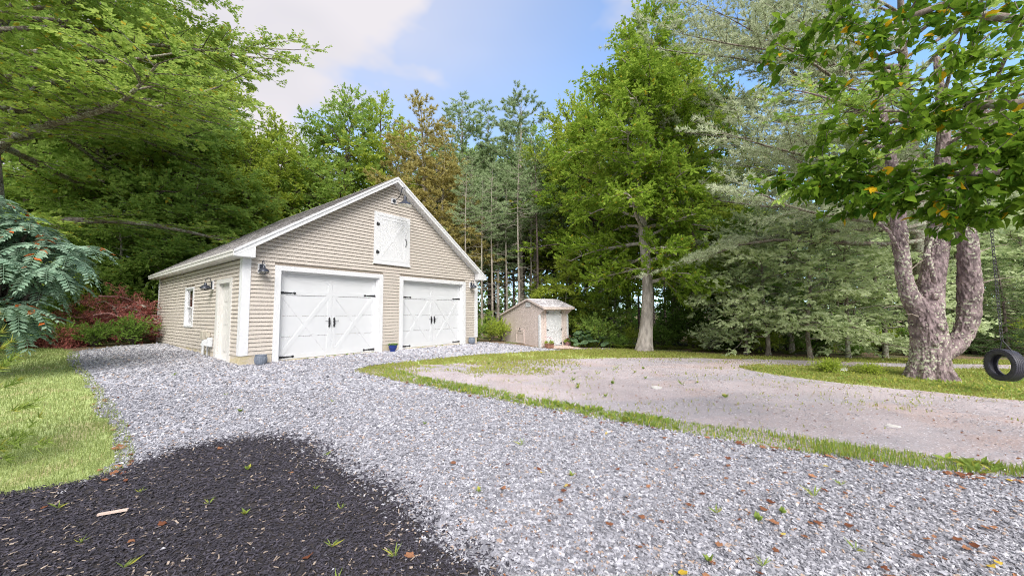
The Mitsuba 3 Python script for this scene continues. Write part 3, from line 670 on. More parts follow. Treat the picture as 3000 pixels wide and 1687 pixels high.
# barn lamps, each mounted on the garage wall
def barn_lamp(label, R, t, scale=1.0, big=False, group=None):
    """Local: wall plane y=0, outward -y; origin at the mounting plate's centre."""
    k = thing('barn_lamp', label, 'wall lamp', group)
    Mx = GM @ T().translate(list(t)) @ T([[*R[0], 0], [*R[1], 0], [*R[2], 0], [0, 0, 0, 1]])
    def lp(n, m, b, sm=False): part(k, n, m, b, Mx, sm)
    if big:
        lp('mounting_block', cham(-0.10, 0.10, -0.045, -0.012, -0.095, 0.095), 'mat_white')
        lp('wall_plate', moved(lathe([(0, 0), (0.062, 0.0), (0.066, 0.012), (0.05, 0.03), (0, 0.035)], 20), np.array([[1, 0, 0], [0, 0, -1], [0, 1, 0.0]]), (0, -0.046, 0)), 'mat_lamp', 40)
        th = np.linspace(0, 1, 22)
        arm = [(0, -0.07, 0.0), (0, -0.2, 0.02), (0, -0.33, 0.07), (0, -0.42, 0.16), (0, -0.47, 0.25)]
        arm += [(0, -0.57 + 0.10 * math.cos(a), 0.27 + 0.11 * math.sin(a)) for a in np.linspace(math.pi * 0.05, math.pi, 9)] + [(0, -0.67, 0.15), (0, -0.67, 0.05)]
        lp('arm', tube(arm, 0.014, 8), 'mat_lamp', 50)
        yc = -0.67
        lp('neck', moved(lathe([(0, 0.06), (0.035, 0.06), (0.04, 0.04), (0.055, 0.02), (0.055, -0.06), (0.06, -0.09)][::-1], 20), None, (0, yc, 0)), 'mat_lamp', 40)
        prof = [(0.058, -0.085), (0.075, -0.12), (0.11, -0.155), (0.16, -0.185), (0.20, -0.225), (0.235, -0.262), (0.238, -0.27)]
        lp('shade', moved(lathe(prof[::-1], 32), None, (0, yc, 0)), 'mat_lamp', 60)
        inner = [(r - 0.006, z - 0.004) for r, z in prof]
        lp('shade_lining', moved(lathe([(0.0, -0.10)] + inner, 32), None, (0, yc, 0)), 'mat_enamel', 60)
        lp('bulb', moved(lathe([(0, -0.24), (0.028, -0.228), (0.038, -0.2), (0.03, -0.165), (0.017, -0.14), (0.017, -0.11)], 16), None, (0, yc, 0)), 'mat_enamel', 60)
        return
    lp('mounting_block', cham(-0.085, 0.085, -0.045, -0.012, -0.13, 0.12), 'mat_white')
    lp('wall_plate', cham(-0.055, 0.055, -0.062, -0.0455, -0.10, 0.10, 0.008), 'mat_lamp')
    lp('arm', tube([(0, -0.06, 0.03), (0, -0.075, 0.10)] + [(0, -0.135 + 0.06 * math.cos(a), 0.12 + 0.075 * math.sin(a)) for a in np.linspace(0.05, math.pi, 9)] + [(0, -0.195, 0.09), (0, -0.195, 0.05)], 0.010, 7), 'mat_lamp', 50)
    yc = -0.195
    prof = [(0.0, 0.065), (0.022, 0.06), (0.028, 0.035), (0.036, 0.02), (0.036, 0.0), (0.05, -0.012), (0.085, -0.03), (0.112, -0.06), (0.128, -0.10), (0.135, -0.108)]
    lp('shade', moved(lathe(prof[::-1], 26), None, (0, yc, 0)), 'mat_lamp', 50)
    lp('shade_lining', moved(lathe([(0.0, -0.02)] + [(r - 0.005, z - 0.004) for r, z in prof[5:]], 26), None, (0, yc, 0)), 'mat_enamel', 50)
    wires = [tube([((0.122 - 0.03 * j) * math.cos(a), yc + (0.122 - 0.03 * j) * math.sin(a), -0.112 - 0.022 * j) for a in np.linspace(0, 2 * math.pi, 19)], 0.003, 4, cap=False) for j in range(3)]
    wires += [tube([(r * math.cos(a), yc + r * math.sin(a), zz) for r, zz in ((0.125, -0.105), (0.09, -0.136), (0.055, -0.156), (0.012, -0.166))], 0.003, 4) for a in np.arange(8) * math.pi / 4]
    lp('wire_guard', cat(wires), 'mat_lamp')
    lp('bulb', moved(lathe([(0, -0.10), (0.022, -0.09), (0.028, -0.07), (0.02, -0.045), (0.014, -0.02)], 14), None, (0, yc, 0)), 'mat_enamel', 60)


I3 = np.eye(3); RS = np.array([[0, 1, 0], [-1, 0, 0], [0, 0, 1.0]])          # RS turns -y (outward) to -x
barn_lamp('large dark gooseneck barn lamp with white inside, high under the gable peak', I3, (4.415, 0, 5.225), big=True)
barn_lamp('small caged barn lamp left of the left garage door', I3, (0.40, 0, 2.465))
barn_lamp('small caged barn lamp at the far right corner beyond the right garage door', I3, (8.36, 0, 2.47))
barn_lamp('small caged barn lamp on the side wall between window and side door', RS, (0, 2.34, 2.12))

# utility pipes and boxes by the side door
cb = thing('conduit_box', 'grey utility pipes and boxes rising beside the narrow side door', 'utility box')
def cp(n, m, b, sm=False): part(cb, n, m, b, GM, sm)
cp('pipe', tube([(-0.075, 2.80, -0.15), (-0.075, 2.80, 0.52)], 0.035, 12), 'mat_grey_box', 50)
cp('pipe', tube([(-0.06, 2.42, -0.15), (-0.06, 2.42, 0.62)], 0.022, 10), 'mat_grey_box', 50)
cp('junction_box', cham(-0.13, -0.02, 2.66, 2.90, 0.52, 0.78, 0.01), 'mat_beige_box')
cp('junction_box', cham(-0.11, -0.02, 2.36, 2.54, 0.60, 0.74, 0.01), 'mat_beige_box')
cp('meter_cover', cat([cham(-0.10, -0.02, 2.10, 2.34, 0.34, 0.60, 0.012), prism([(-0.26, 0.40), (-0.10, 0.36), (-0.10, 0.56), (-0.20, 0.54)], 1, 2.15, 2.30)]), 'mat_grey_box')


# ------------------------------------------------------------------ pots by the garage doors
rngp = np.random.default_rng(77)


def leaf_quads(P, A, N, size, wid=0.5, fold=0.12, uv=None, rng=rngp):
    """Folded diamond leaves: base P, axis A, normal N (each n x 3), length size (n)."""
    n = len(P); size = np.broadcast_to(np.asarray(size, float), (n,))[:, None]
    A = A / (np.linalg.norm(A, axis=1, keepdims=True) + 1e-9)
    S = np.cross(N, A); S /= np.linalg.norm(S, axis=1, keepdims=True) + 1e-9
    U = np.cross(A, S)
    v = np.stack([P, P + A * size * 0.45 + S * size * wid * 0.5 + U * size * fold, P + A * size, P + A * size * 0.45 - S * size * wid * 0.5 + U * size * fold], 1).reshape(-1, 3)
    k = np.arange(n)[:, None] * 4
    f = np.hstack([k, k + 2, k + 1, k, k + 3, k + 2]).reshape(-1, 3)
    if uv is None: uv = rng.random((n, 2))
    return v, f, np.repeat(uv, 4, 0)


def catuv(items):
    v, f = cat([(a, b) for a, b, _ in items])
    return v, f, np.vstack([c for _, _, c in items])


def rand_dirs(rng, n, up=0.0):
    d = rng.normal(size=(n, 3)); d[:, 2] += up
    return d / np.linalg.norm(d, axis=1, keepdims=True)


def tuft(rng, n, r, h, size, up=0.6):
    """Leaves of a low bushy plant."""
    a = rng.random(n) * 2 * np.pi; q = np.sqrt(rng.random(n)) * r
    P = np.stack([q * np.cos(a), q * np.sin(a), rng.random(n) * h * (1 - (q / r) ** 2 * 0.6)], 1)
    A = np.stack([np.cos(a), np.sin(a), rng.normal(up, 0.4, n)], 1)
    return leaf_quads(P, A, rand_dirs(rng, n, 1.6), size * rng.uniform(0.6, 1.2, n), 0.55, 0.1, rng=rng)


def barrel_pot(label, gx, gy, group):
    x, y = g2w(gx, gy); k = thing('barrel_planter', label, 'planter')
    Mx = place(x, y, 0.0 - 0.015)
    part(k, 'barrel', lathe([(0.0, 0.0), (0.105, 0.0), (0.118, 0.02), (0.132, 0.08), (0.135, 0.13), (0.128, 0.19), (0.124, 0.215), (0.132, 0.22), (0.132, 0.245), (0.118, 0.245), (0.112, 0.22), (0.0, 0.21)], 40), 'mat_pot_grey', Mx, 35)
    for j in range(18):
        a = j * 2 * math.pi / 18
        part(k, 'stave', tube([((r + 0.001) * math.cos(a), (r + 0.001) * math.sin(a), zz) for r, zz in ((0.119, 0.03), (0.132, 0.08), (0.135, 0.13), (0.128, 0.19))], 0.009, 5), 'mat_pot_grey', Mx, 40)
    part(k, 'soil', lathe([(0.0, 0.222), (0.113, 0.218)][::-1], 20), 'mat_soil', Mx)


barrel_pot('grey ribbed barrel planter left of the left garage door', 0.40, -0.22, None)
barrel_pot('grey ribbed barrel planter at the far right corner of the garage', 8.24, -0.20, None)
x, y = g2w(4.29, -0.28)
k = thing('flower_pot', 'glossy cobalt blue pot with a low plant between the garage doors', 'plant pot')
Mx = place(x, y, -0.015)
part(k, 'pot', lathe([(0.0, 0.0), (0.09, 0.0), (0.095, 0.03), (0.085, 0.04), (0.12, 0.09), (0.138, 0.15), (0.14, 0.185), (0.152, 0.195), (0.152, 0.215), (0.135, 0.215), (0.13, 0.19), (0.0, 0.185)], 36), 'mat_pot_blue', Mx, 40)
part(k, 'soil', lathe([(0.0, 0.192), (0.131, 0.190)][::-1], 20), 'mat_soil', Mx)
v, f, uv = tuft(rngp, 160, 0.15, 0.06, 0.05); v[:, 2] += 0.2
part(k, 'plant', (v, f), 'mat_leaf_dark', Mx, uv=uv)

# ------------------------------------------------------------------ shed (local: x along its door side, y into its depth, door side faces -y)
SA = 0.947
SX, SY = (math.sin(SA), math.cos(SA)), (-math.cos(SA), math.sin(SA))
SZ0 = -0.40
SM = T([[SX[0], SY[0], 0, 1.33], [SX[1], SY[1], 0, 18.2], [0, 0, 1, SZ0], [0, 0, 0, 1]])
def s2w(x, y): return 1.33 + x * SX[0] + y * SY[0], 18.2 + x * SX[1] + y * SY[1]
SW, SLn, SH, SR, SXA, SOF, SZF = 3.27, 1.90, 1.55, 2.38, 0.886, 0.404, 1.93
shd = thing('shed', 'small pinkish tan garden shed with white double door and overhanging roof', 'shed')
def sp(name, mesh, bsdf, sm=False, parent=None, uv=None, label=None, kind=None): return part(parent or shd, name, mesh, bsdf, SM, sm, uv, label, kind)


def roofz(y): return SR - (y - SXA) * (SR - 1.60) / (SW - SXA) if y > SXA else SR - (SXA - y) * (SR - SZF) / (SXA + SOF)


prof = [(0.0, -0.35), (SW, -0.35), (SW, roofz(SW) - 0.04), (SXA, SR - 0.045), (-SOF + 0.02, SZF - 0.045), (-SOF + 0.02, SZF - 0.10), (0.0, SH)]
swall = sp('wall', cat([prism(prof, 0, 0.012, 0.05), prism(prof, 0, SLn - 0.05, SLn - 0.012), box(0.051, SLn - 0.051, 0.012, 0.05, -0.35, 1.80), box(0.051, SLn - 0.051, SW - 0.05, SW - 0.012, -0.35, 1.52)]), 'mat_shed')
rngs = np.random.default_rng(12)
pp_ = shapely.Polygon(prof); y = 0.003
while y < SW - 0.01:
    w = 0.2; g = pp_.intersection(shapely.box(y + 0.0015, -0.3, min(y + w - 0.0015, SW - 0.004), 3))
    if g.area > 0.01:
        m = prism(g, 0, 0.004, 0.0115); sp('board', m, 'mat_shed', parent=swall, uv=np.tile([[rngs.random(), 0.5]], (len(m[0]), 1)))
    y += w
g = pp_.intersection(shapely.box(-SOF, -0.3, -0.001, 3)); m = prism(g, 0, 0.0005, 0.0117); sp('board', m, 'mat_shed', parent=swall, uv=np.full((len(m[0]), 2), 0.5))
x = 0.055
while x < SLn - 0.06:
    x1 = min(x + 0.2 - 0.003, SLn - 0.055)
    if x1 < 0.44 or x > 1.44: pass
    if not (x >= 0.40 and x1 <= 1.46):
        m = box(x, x1, 0.004, 0.0115, -0.3, 1.78); sp('board', m, 'mat_shed', parent=swall, uv=np.tile([[rngs.random(), 0.5]], (8, 1)))
    x += 0.2
for a, b in ((-0.020, 0.085), (SLn - 0.085, SLn + 0.02)):
    sp('corner_trim', cat([cham(a, b, -0.02, -0.0005, -0.3, SH + 0.02, .003), cham(-0.020 if a < 0 else SLn, -0.0005 if a < 0 else SLn + 0.02, 0.0, 0.085, -0.3, SH - 0.01, .003)]), 'mat_white')
sp('corner_trim', cham(-0.020, -0.0005, SW - 0.085, SW, -0.3, roofz(SW) - 0.09, .003), 'mat_white')
sp('bracket', prism([(-0.001, SH + 0.03), (-0.001, SZF - 0.12), (-SOF + 0.02, SZF - 0.10)], 0, SLn - 0.05, SLn), 'mat_shed')
th = 0.035
srf = sp('roof', cat([prism([(-SOF, SZF), (SXA, SR), (SXA, SR - th), (-SOF, SZF - th)], 0, -0.07, SLn + 0.07), prism([(SW + 0.08, roofz(SW + 0.08)), (SXA, SR), (SXA, SR - th), (SW + 0.08, roofz(SW + 0.08) - th)][::-1], 0, -0.07, SLn + 0.07)]), 'mat_shingle_pale')
for xx in (-0.09, SLn + 0.071):
    sp('rake_board', prism([(-SOF, SZF + 0.004), (SXA, SR + 0.004), (SXA, SR - 0.085), (-SOF, SZF - 0.085)], 0, xx, xx + 0.019), 'mat_shed_trim')
    sp('rake_board', prism([(SXA + 0.0005, SR + 0.004), (SW + 0.08, roofz(SW + 0.08) + 0.004), (SW + 0.08, roofz(SW + 0.08) - 0.085), (SXA + 0.0005, SR - 0.085)], 0, xx, xx + 0.019), 'mat_shed_trim')
sp('fascia', cham(-0.09, SLn + 0.09, -SOF - 0.02, -SOF - 0.0005, SZF - 0.12, SZF + 0.002, .003), 'mat_shed_trim')
sp('soffit', prism([(-SOF, SZF - 0.10), (-0.001, SH + 0.22), (-0.001, SH + 0.235), (-SOF, SZF - 0.085)], 0, 0.06, SLn - 0.06), 'mat_shed')
for f_ in (True, False):
    a0 = (-SOF, SZF) if f_ else (SW + 0.08, roofz(SW + 0.08)); dy, dz = SXA - a0[0], SR - a0[1]; L = math.hypot(dy, dz); dy /= L; dz /= L
    VV, FF, UU = [], [], []
    for r in range(int(L / 0.13) + 1):
        xx = -0.09 - rngs.uniform(0, 0.2)
        while xx < SLn + 0.085:
            w = rngs.uniform(0.16, 0.34); a, b = max(xx, -0.09), min(xx + w - 0.006, SLn + 0.09); xx += w
            if b - a < 0.03: continue
            P = []
            for s, tt in ((r * 0.13 - 0.015, 0.0), (r * 0.13 - 0.015, 0.012), (min(r * 0.13 + 0.15, L), 0.002), (min(r * 0.13 + 0.15, L), 0.0)):
                ny, nz = (-dz, dy) if f_ else (dz, -dy)
                P.append((a0[0] + s * dy + tt * ny, a0[1] + s * dz + tt * abs(dy)))
            v = np.array([(X, Y, Z) for X in (a, b) for Y, Z in P]); fq = np.vstack([HEX[:, [0, 1, 2]], HEX[:, [0, 2, 3]]])
            VV.append(v); FF.append((fq if f_ else fq[:, ::-1]) + 8 * len(FF)); UU.append(np.tile([[rngs.random(), rngs.random()]], (8, 1)))
    sp('shingles', (np.vstack(VV), np.vstack(FF)), 'mat_shingle_pale', parent=srf, uv=np.vstack(UU), kind='stuff', label='pale grey asphalt shingles')
for i, (a, b) in enumerate(((0.42, 0.926), (0.934, 1.44))):
    lf = sp('door', cham(a, b, -0.022, -0.0005, 0.03, 1.78, .003), 'mat_white')
    sp('rail', cham(a + 0.002, b - 0.002, -0.034, -0.0225, 0.70, 0.78, .002), 'mat_white', parent=lf)
    for g in diag(a + 0.03, 0.70, b - 0.03, 0.05, 0.075, shapely.box(a + 0.002, 0.032, b - 0.002, 0.699), -0.033, -0.0225): sp('brace', g, 'mat_white', parent=lf)
    for zz in (1.66, 0.80, 0.12):
        xe = a + 0.01 if i == 0 else b - 0.01; s = 1 if i == 0 else -1
        sp('hinge', cat([box(min(xe, xe + s * 0.03), max(xe, xe + s * 0.03), -0.044, -0.0345, zz - 0.07, zz + 0.07), box(min(xe + s * 0.031, xe + s * 0.15), max(xe + s * 0.031, xe + s * 0.15), -0.042, -0.0345, zz - 0.016, zz + 0.016)]), 'mat_black', parent=lf)
sp('door_casing', cat([cham(0.385, 0.418, -0.03, -0.0005, 0.0, 1.83, .002), cham(1.442, 1.475, -0.03, -0.0005, 0.0, 1.83, .002), cham(0.4185, 1.4415, -0.0295, -0.0005, 1.785, 1.83, .002)]), 'mat_shed_trim')
sp('latch', cat([box(0.905, 0.955, -0.05, -0.0305, 1.79, 1.835)]), 'mat_black')
sp('vent', cat([cham(-0.022, -0.0005, SXA - 0.19, SXA + 0.19, 1.95, 2.17, .003)] + [prism([(-0.030, 1.97 + j * 0.032), (-0.0225, 1.985 + j * 0.032), (-0.0225, 1.97 + j * 0.032)], 1, SXA - 0.16, SXA + 0.16) for j in range(6)]), 'mat_white')
ht = sp('hatch', cat([cham(-0.016, -0.0005, 1.22, 1.92, 0.10, 0.80, .003)]), 'mat_shed', label='low tan hatch in the gable side of the shed')
sp('rail', cham(-0.034, -0.0165, 1.22, 1.92, 0.60, 0.80, .003), 'mat_shed_trim', parent=ht); sp('rail', cham(-0.034, -0.0165, 1.22, 1.92, 0.10, 0.15, .003), 'mat_shed_trim', parent=ht)
for a in (1.22, 1.86): sp('stile', cham(-0.033, -0.0165, a, a + 0.06, 0.1505, 0.5995, .003), 'mat_shed_trim', parent=ht)
sp('handle', cat([box(-0.05, -0.0345, 1.42, 1.72, 0.705, 0.722)]), 'mat_black', parent=ht); sp('hook', cat([box(-0.045, -0.0165, 1.555, 1.585, 0.79, 0.885)]), 'mat_black', parent=ht)
# deck boards before the shed door
dk = thing('wooden_ramp', 'low pinkish wooden ramp leading up to the shed door', 'ramp')
for j in range(11):
    yy = -0.08 - j * 0.142; zz0 = 0.0 - 0.008 * j
    m = cham(0.33, 1.62, yy - 0.136, yy, zz0 - 0.055, zz0, .004)
    part(dk, 'plank', m, 'mat_board', SM, uv=np.tile([[rngs.random(), 0.5]], (len(m[0]), 1)))
for xx in (0.36, 1.54): part(dk, 'joist', prism([(-0.09, -0.3), (-0.09, -0.056), (-1.6, -0.145), (-1.6, -0.3)], 0, xx, xx + 0.05), 'mat_shed_trim', SM)
tag(part(None, 'path', sheet(ragged([(2.75, 17.15), (3.3, 17.0), (4.3, 17.3), (4.9, 17.75), (4.6, 18.05), (3.6, 17.9), (2.9, 17.7)], 0.05, 21), 0.024), 'mat_dirt', smooth=True), 'pale sandy path running right from the wooden ramp', kind='structure')


def bedding_pot(label, sx, sy, mat, square, petal):
    x, y = s2w(sx, sy); k = thing('flower_pot', label, 'plant pot'); zb = float(gz(x, y)) + 0.01
    Mx = place(x, y, zb, 0.6)
    if square: part(k, 'pot', cat([prism(shapely.box(-0.19, -0.11, 0.19, 0.11).difference(shapely.box(-0.165, -0.09, 0.165, 0.09)), 2, 0.0, 0.19), cham(-0.205, 0.205, -0.125, -0.1105, 0.165, 0.20, .003), cham(-0.205, 0.205, 0.1105, 0.125, 0.165, 0.20, .003), box(-0.164, 0.164, -0.089, 0.089, 0.01, 0.15)]), mat, Mx)
    else: part(k, 'pot', lathe([(0.0, 0.0), (0.13, 0.0), (0.155, 0.19), (0.17, 0.195), (0.17, 0.23), (0.15, 0.23), (0.145, 0.2), (0.0, 0.19)], 28), mat, Mx, 40)
    v, f, uv = tuft(rngs, 150, 0.2, 0.16, 0.09); v[:, 2] += 0.18
    part(k, 'foliage', (v, f), 'mat_leaf_bright', Mx, uv=uv)
    for j in range(6 if square else 9):
        a = rngs.random() * 6.28; r = rngs.random() * 0.17; c = np.array([r * math.cos(a), r * math.sin(a), 0.34 + rngs.random() * 0.16])
        n = 9; P = np.repeat(c[None], n, 0); an = np.arange(n) * 2 * np.pi / n; A = np.stack([np.cos(an), np.sin(an), 0.35 + 0 * an], 1)
        v, f, uv = leaf_quads(P, A, np.tile([[0, 0, 1.0]], (n, 1)) + 0.1, 0.055, 0.7, 0.08, rng=rngs)
        part(k, 'flower', (v, f), petal, Mx, uv=uv)


bedding_pot('brown terracotta box of pink flowers left of the shed door', 0.22, -0.45, 'mat_terracotta', True, 'mat_flower_pink')
bedding_pot('round mauve pot of bright pink flowers right of the shed door', 1.72, -0.18, 'mat_pot_mauve', False, 'mat_flower_pink')
# white lattice fence, far behind beside the pale trunk
lf = thing('lattice_fence', 'short white slatted fence beside the base of the pale trunk', 'fence')
LM = place(5.75, 19.9, -0.80, 0.12)
part(lf, 'frame', cat([cham(0, 1.3, 0, 0.04, 0.60, 0.66, .003), cham(0, 1.3, 0, 0.04, 0.02, 0.08, .003), cham(-0.05, 0.0, -0.01, 0.05, 0, 0.70, .003), cham(1.30, 1.35, -0.01, 0.05, 0, 0.70, .003)]), 'mat_white', LM)
for j in range(13): part(lf, 'slat', cham(0.02 + j * 0.099, 0.085 + j * 0.099, 0.041, 0.055, 0.03, 0.64, .002), 'mat_white', LM)

# ------------------------------------------------------------------ trees
UPV = np.array([0, 0, 1.0])


def nrm(a): return a / (np.linalg.norm(a, axis=-1, keepdims=True) + 1e-12)


def rot_z(v, a):
    c, s = np.cos(a), np.sin(a)
    return np.stack([c * v[..., 0] - s * v[..., 1], s * v[..., 0] + c * v[..., 1], v[..., 2]], -1)


def twigs_to_leaves(rng, O, Dr, L, per, size, jit=0.5, droop=0.25, flat=1.2, wid=0.6, fold=0.1):
    """Leaves along straight twigs: origins O, unit directions Dr, lengths L."""
    n = len(O); t = (np.arange(per)[None] + rng.random((n, per))) / per * 0.9 + 0.12
    P = O[:, None] + Dr[:, None] * (L[:, None] * t)[..., None]
    side = np.where((np.arange(per) % 2)[None] == 0, 1, -1) * rng.uniform(0.35, 1.15, (n, per))
    A = rot_z(np.repeat(Dr[:, None], per, 1), side) + rng.normal(0, jit * 0.4, (n, per, 3)); A[..., 2] -= droop * rng.random((n, per))
    N = rng.normal(0, jit, (n, per, 3)); N[..., 2] += flat
    P, A, N = P.reshape(-1, 3), A.reshape(-1, 3), N.reshape(-1, 3)
    return leaf_quads(P, nrm(A), nrm(N), size * rng.uniform(0.65, 1.2, len(P)), wid, fold, rng=rng)


def broadleaf(seed, H, base, R, n1, prof, el0=0.1, el1=1.15, droop=0.12, leaf=0.13, per=7, dens=1.0, tr=0.16, lean=(0, 0), wob=0.25, fork=None, sec_flat=0.15, jit=0.55, tube_sec=True, flat=1.2, limb_sides=5, az_bias=None, twist=None):
    """A broadleaf tree standing at the origin. Returns (trunk and limbs mesh, foliage (v, f, uv))."""
    rng = np.random.default_rng(seed)
    ph = rng.random(4) * 6.28
    def tp(z):
        t = np.clip(np.asarray(z, float) / H, 0, 1)
        x = lean[0] * t ** 1.5 + wob * np.sin(t * 4 + ph[0]) * t + 0.4 * wob * np.sin(t * 11 + ph[1]) * t; y = lean[1] * t ** 1.5 + wob * np.sin(t * 4.6 + ph[2]) * t + 0.4 * wob * np.sin(t * 10 + ph[3]) * t
        if twist is not None: x = x + twist[0] * np.sin(np.pi * np.clip(t * 2.6, 0, 1)); y = y + twist[1] * np.sin(np.pi * np.clip(t * 2.6, 0, 1))
        return np.stack([x, y, np.asarray(z, float)], -1)
    def trad(z): return tr * np.clip(1 - np.asarray(z) / H, 0.03, 1) ** 0.8 + 0.55 * tr * np.exp(-np.asarray(z) / (2.2 * tr))
    zs = np.r_[-0.3, 0, 0.08, 0.2, 0.45, np.linspace(0.8, H * 0.97, 22)]
    wood = [tube(tp(zs), trad(np.maximum(zs, 0)), 12)]
    O, Dr, Ln = [], [], []
    for i in range(n1):
        t = (i + rng.random()) / n1; z = base + (H * 0.97 - base) * t ** 0.92
        az = i * 2.39996 + rng.normal(0, 0.35)
        if az_bias is not None and rng.random() < az_bias[1]: az = az_bias[0] + rng.normal(0, 0.8)
        L = max(R * prof(t) * rng.uniform(0.72, 1.12), 0.4)
        el = el0 + (el1 - el0) * t ** 1.3 + rng.normal(0, 0.12)
        s = np.linspace(0, 1, 8); h = np.array([math.cos(az), math.sin(az), 0])
        sidew = np.array([-h[1], h[0], 0]) * rng.normal(0, 0.10) * L
        pts = tp(z) + h * (L * math.cos(el) * s)[:, None] + UPV * (L * math.sin(el) * s - droop * L * s ** 2)[:, None] + sidew[None] * (s ** 2)[:, None] + np.outer(np.sin(s * 7 + rng.random() * 6), rng.normal(0, 0.025 * L, 3))
        r0 = min(trad(z) * 0.6, 0.02 + 0.02 * L)
        wood.append(tube(pts, r0 * (1 - 0.85 * s) + 0.004, limb_sides, cap=False))
        ns = int(max(3, L * 5.0 * dens))
        ss = np.sort(rng.uniform(0.16, 1.0, ns)); ss[-1] = 1.0
        tang = nrm(np.gradient(pts, axis=0))
        for j, sv in enumerate(ss):
            k = min(int(sv * 7), 6); w = sv * 7 - k
            o = pts[k] * (1 - w) + pts[k + 1] * w; d = tang[k]
            ang = (1 if j % 2 else -1) * rng.uniform(0.5, 1.15) * (1 - 0.75 * (sv == 1.0))
            d2 = rot_z(d, ang); d2[2] = d2[2] * 0.6 + rng.normal(0.02, sec_flat); d2 = nrm(d2)
            L2 = max(0.35, L * (0.18 + 0.32 * (1 - sv)) * rng.uniform(0.6, 1.15)); L2 = min(L2, 2.2)
            q = np.linspace(0, 1, 4); p2 = o + d2 * (L2 * q)[:, None] - UPV * (0.10 * L2 * q ** 2)[:, None]
            if tube_sec: wood.append(tube(p2, (0.012 + 0.006 * L2) * (1 - 0.8 * q) + 0.002, 3, cap=False))
            nt = int(max(4, L2 * 15 * dens)); tq = rng.uniform(0.1, 1.0, nt); tq[0] = 1
            oo = o + d2 * (L2 * tq)[:, None] - UPV * (0.10 * L2 * tq ** 2)[:, None]
            sg = np.where(np.arange(nt) % 2, 1, -1) * rng.uniform(0.3, 1.2, nt)
            dd = rot_z(np.repeat(d2[None], nt, 0), sg); dd[:, 2] += rng.normal(0.0, sec_flat * 1.2, nt)
            O.append(oo); Dr.append(nrm(dd)); Ln.append(rng.uniform(0.28, 0.55, nt))
    O, Dr, Ln = np.vstack(O), np.vstack(Dr), np.concatenate(Ln)
    return cat(wood), twigs_to_leaves(rng, O, Dr, Ln, per, leaf, jit=jit, flat=flat)


def needles(rng, O, Dr, length, per, spread=0.75, width=0.012):
    n = len(O)
    d = nrm(Dr[:, None] + rng.normal(0, spread, (n, per, 3)) * 0.75)
    L = length * rng.uniform(0.7, 1.15, (n, per, 1))
    s = nrm(np.cross(d, rng.normal(size=(n, per, 3)))) * width * 0.5
    b = O[:, None] + 0 * d
    v = np.stack([b - s, b + s, b + d * L], 2).reshape(-1, 3)
    f = np.arange(len(v)).reshape(-1, 3)
    uv = np.repeat(np.clip(rng.random((n, 1, 2)) * 0.8 + rng.random((n, per, 2)) * 0.2, 0, 1).reshape(-1, 2), 3, 0)
    return v, f, uv


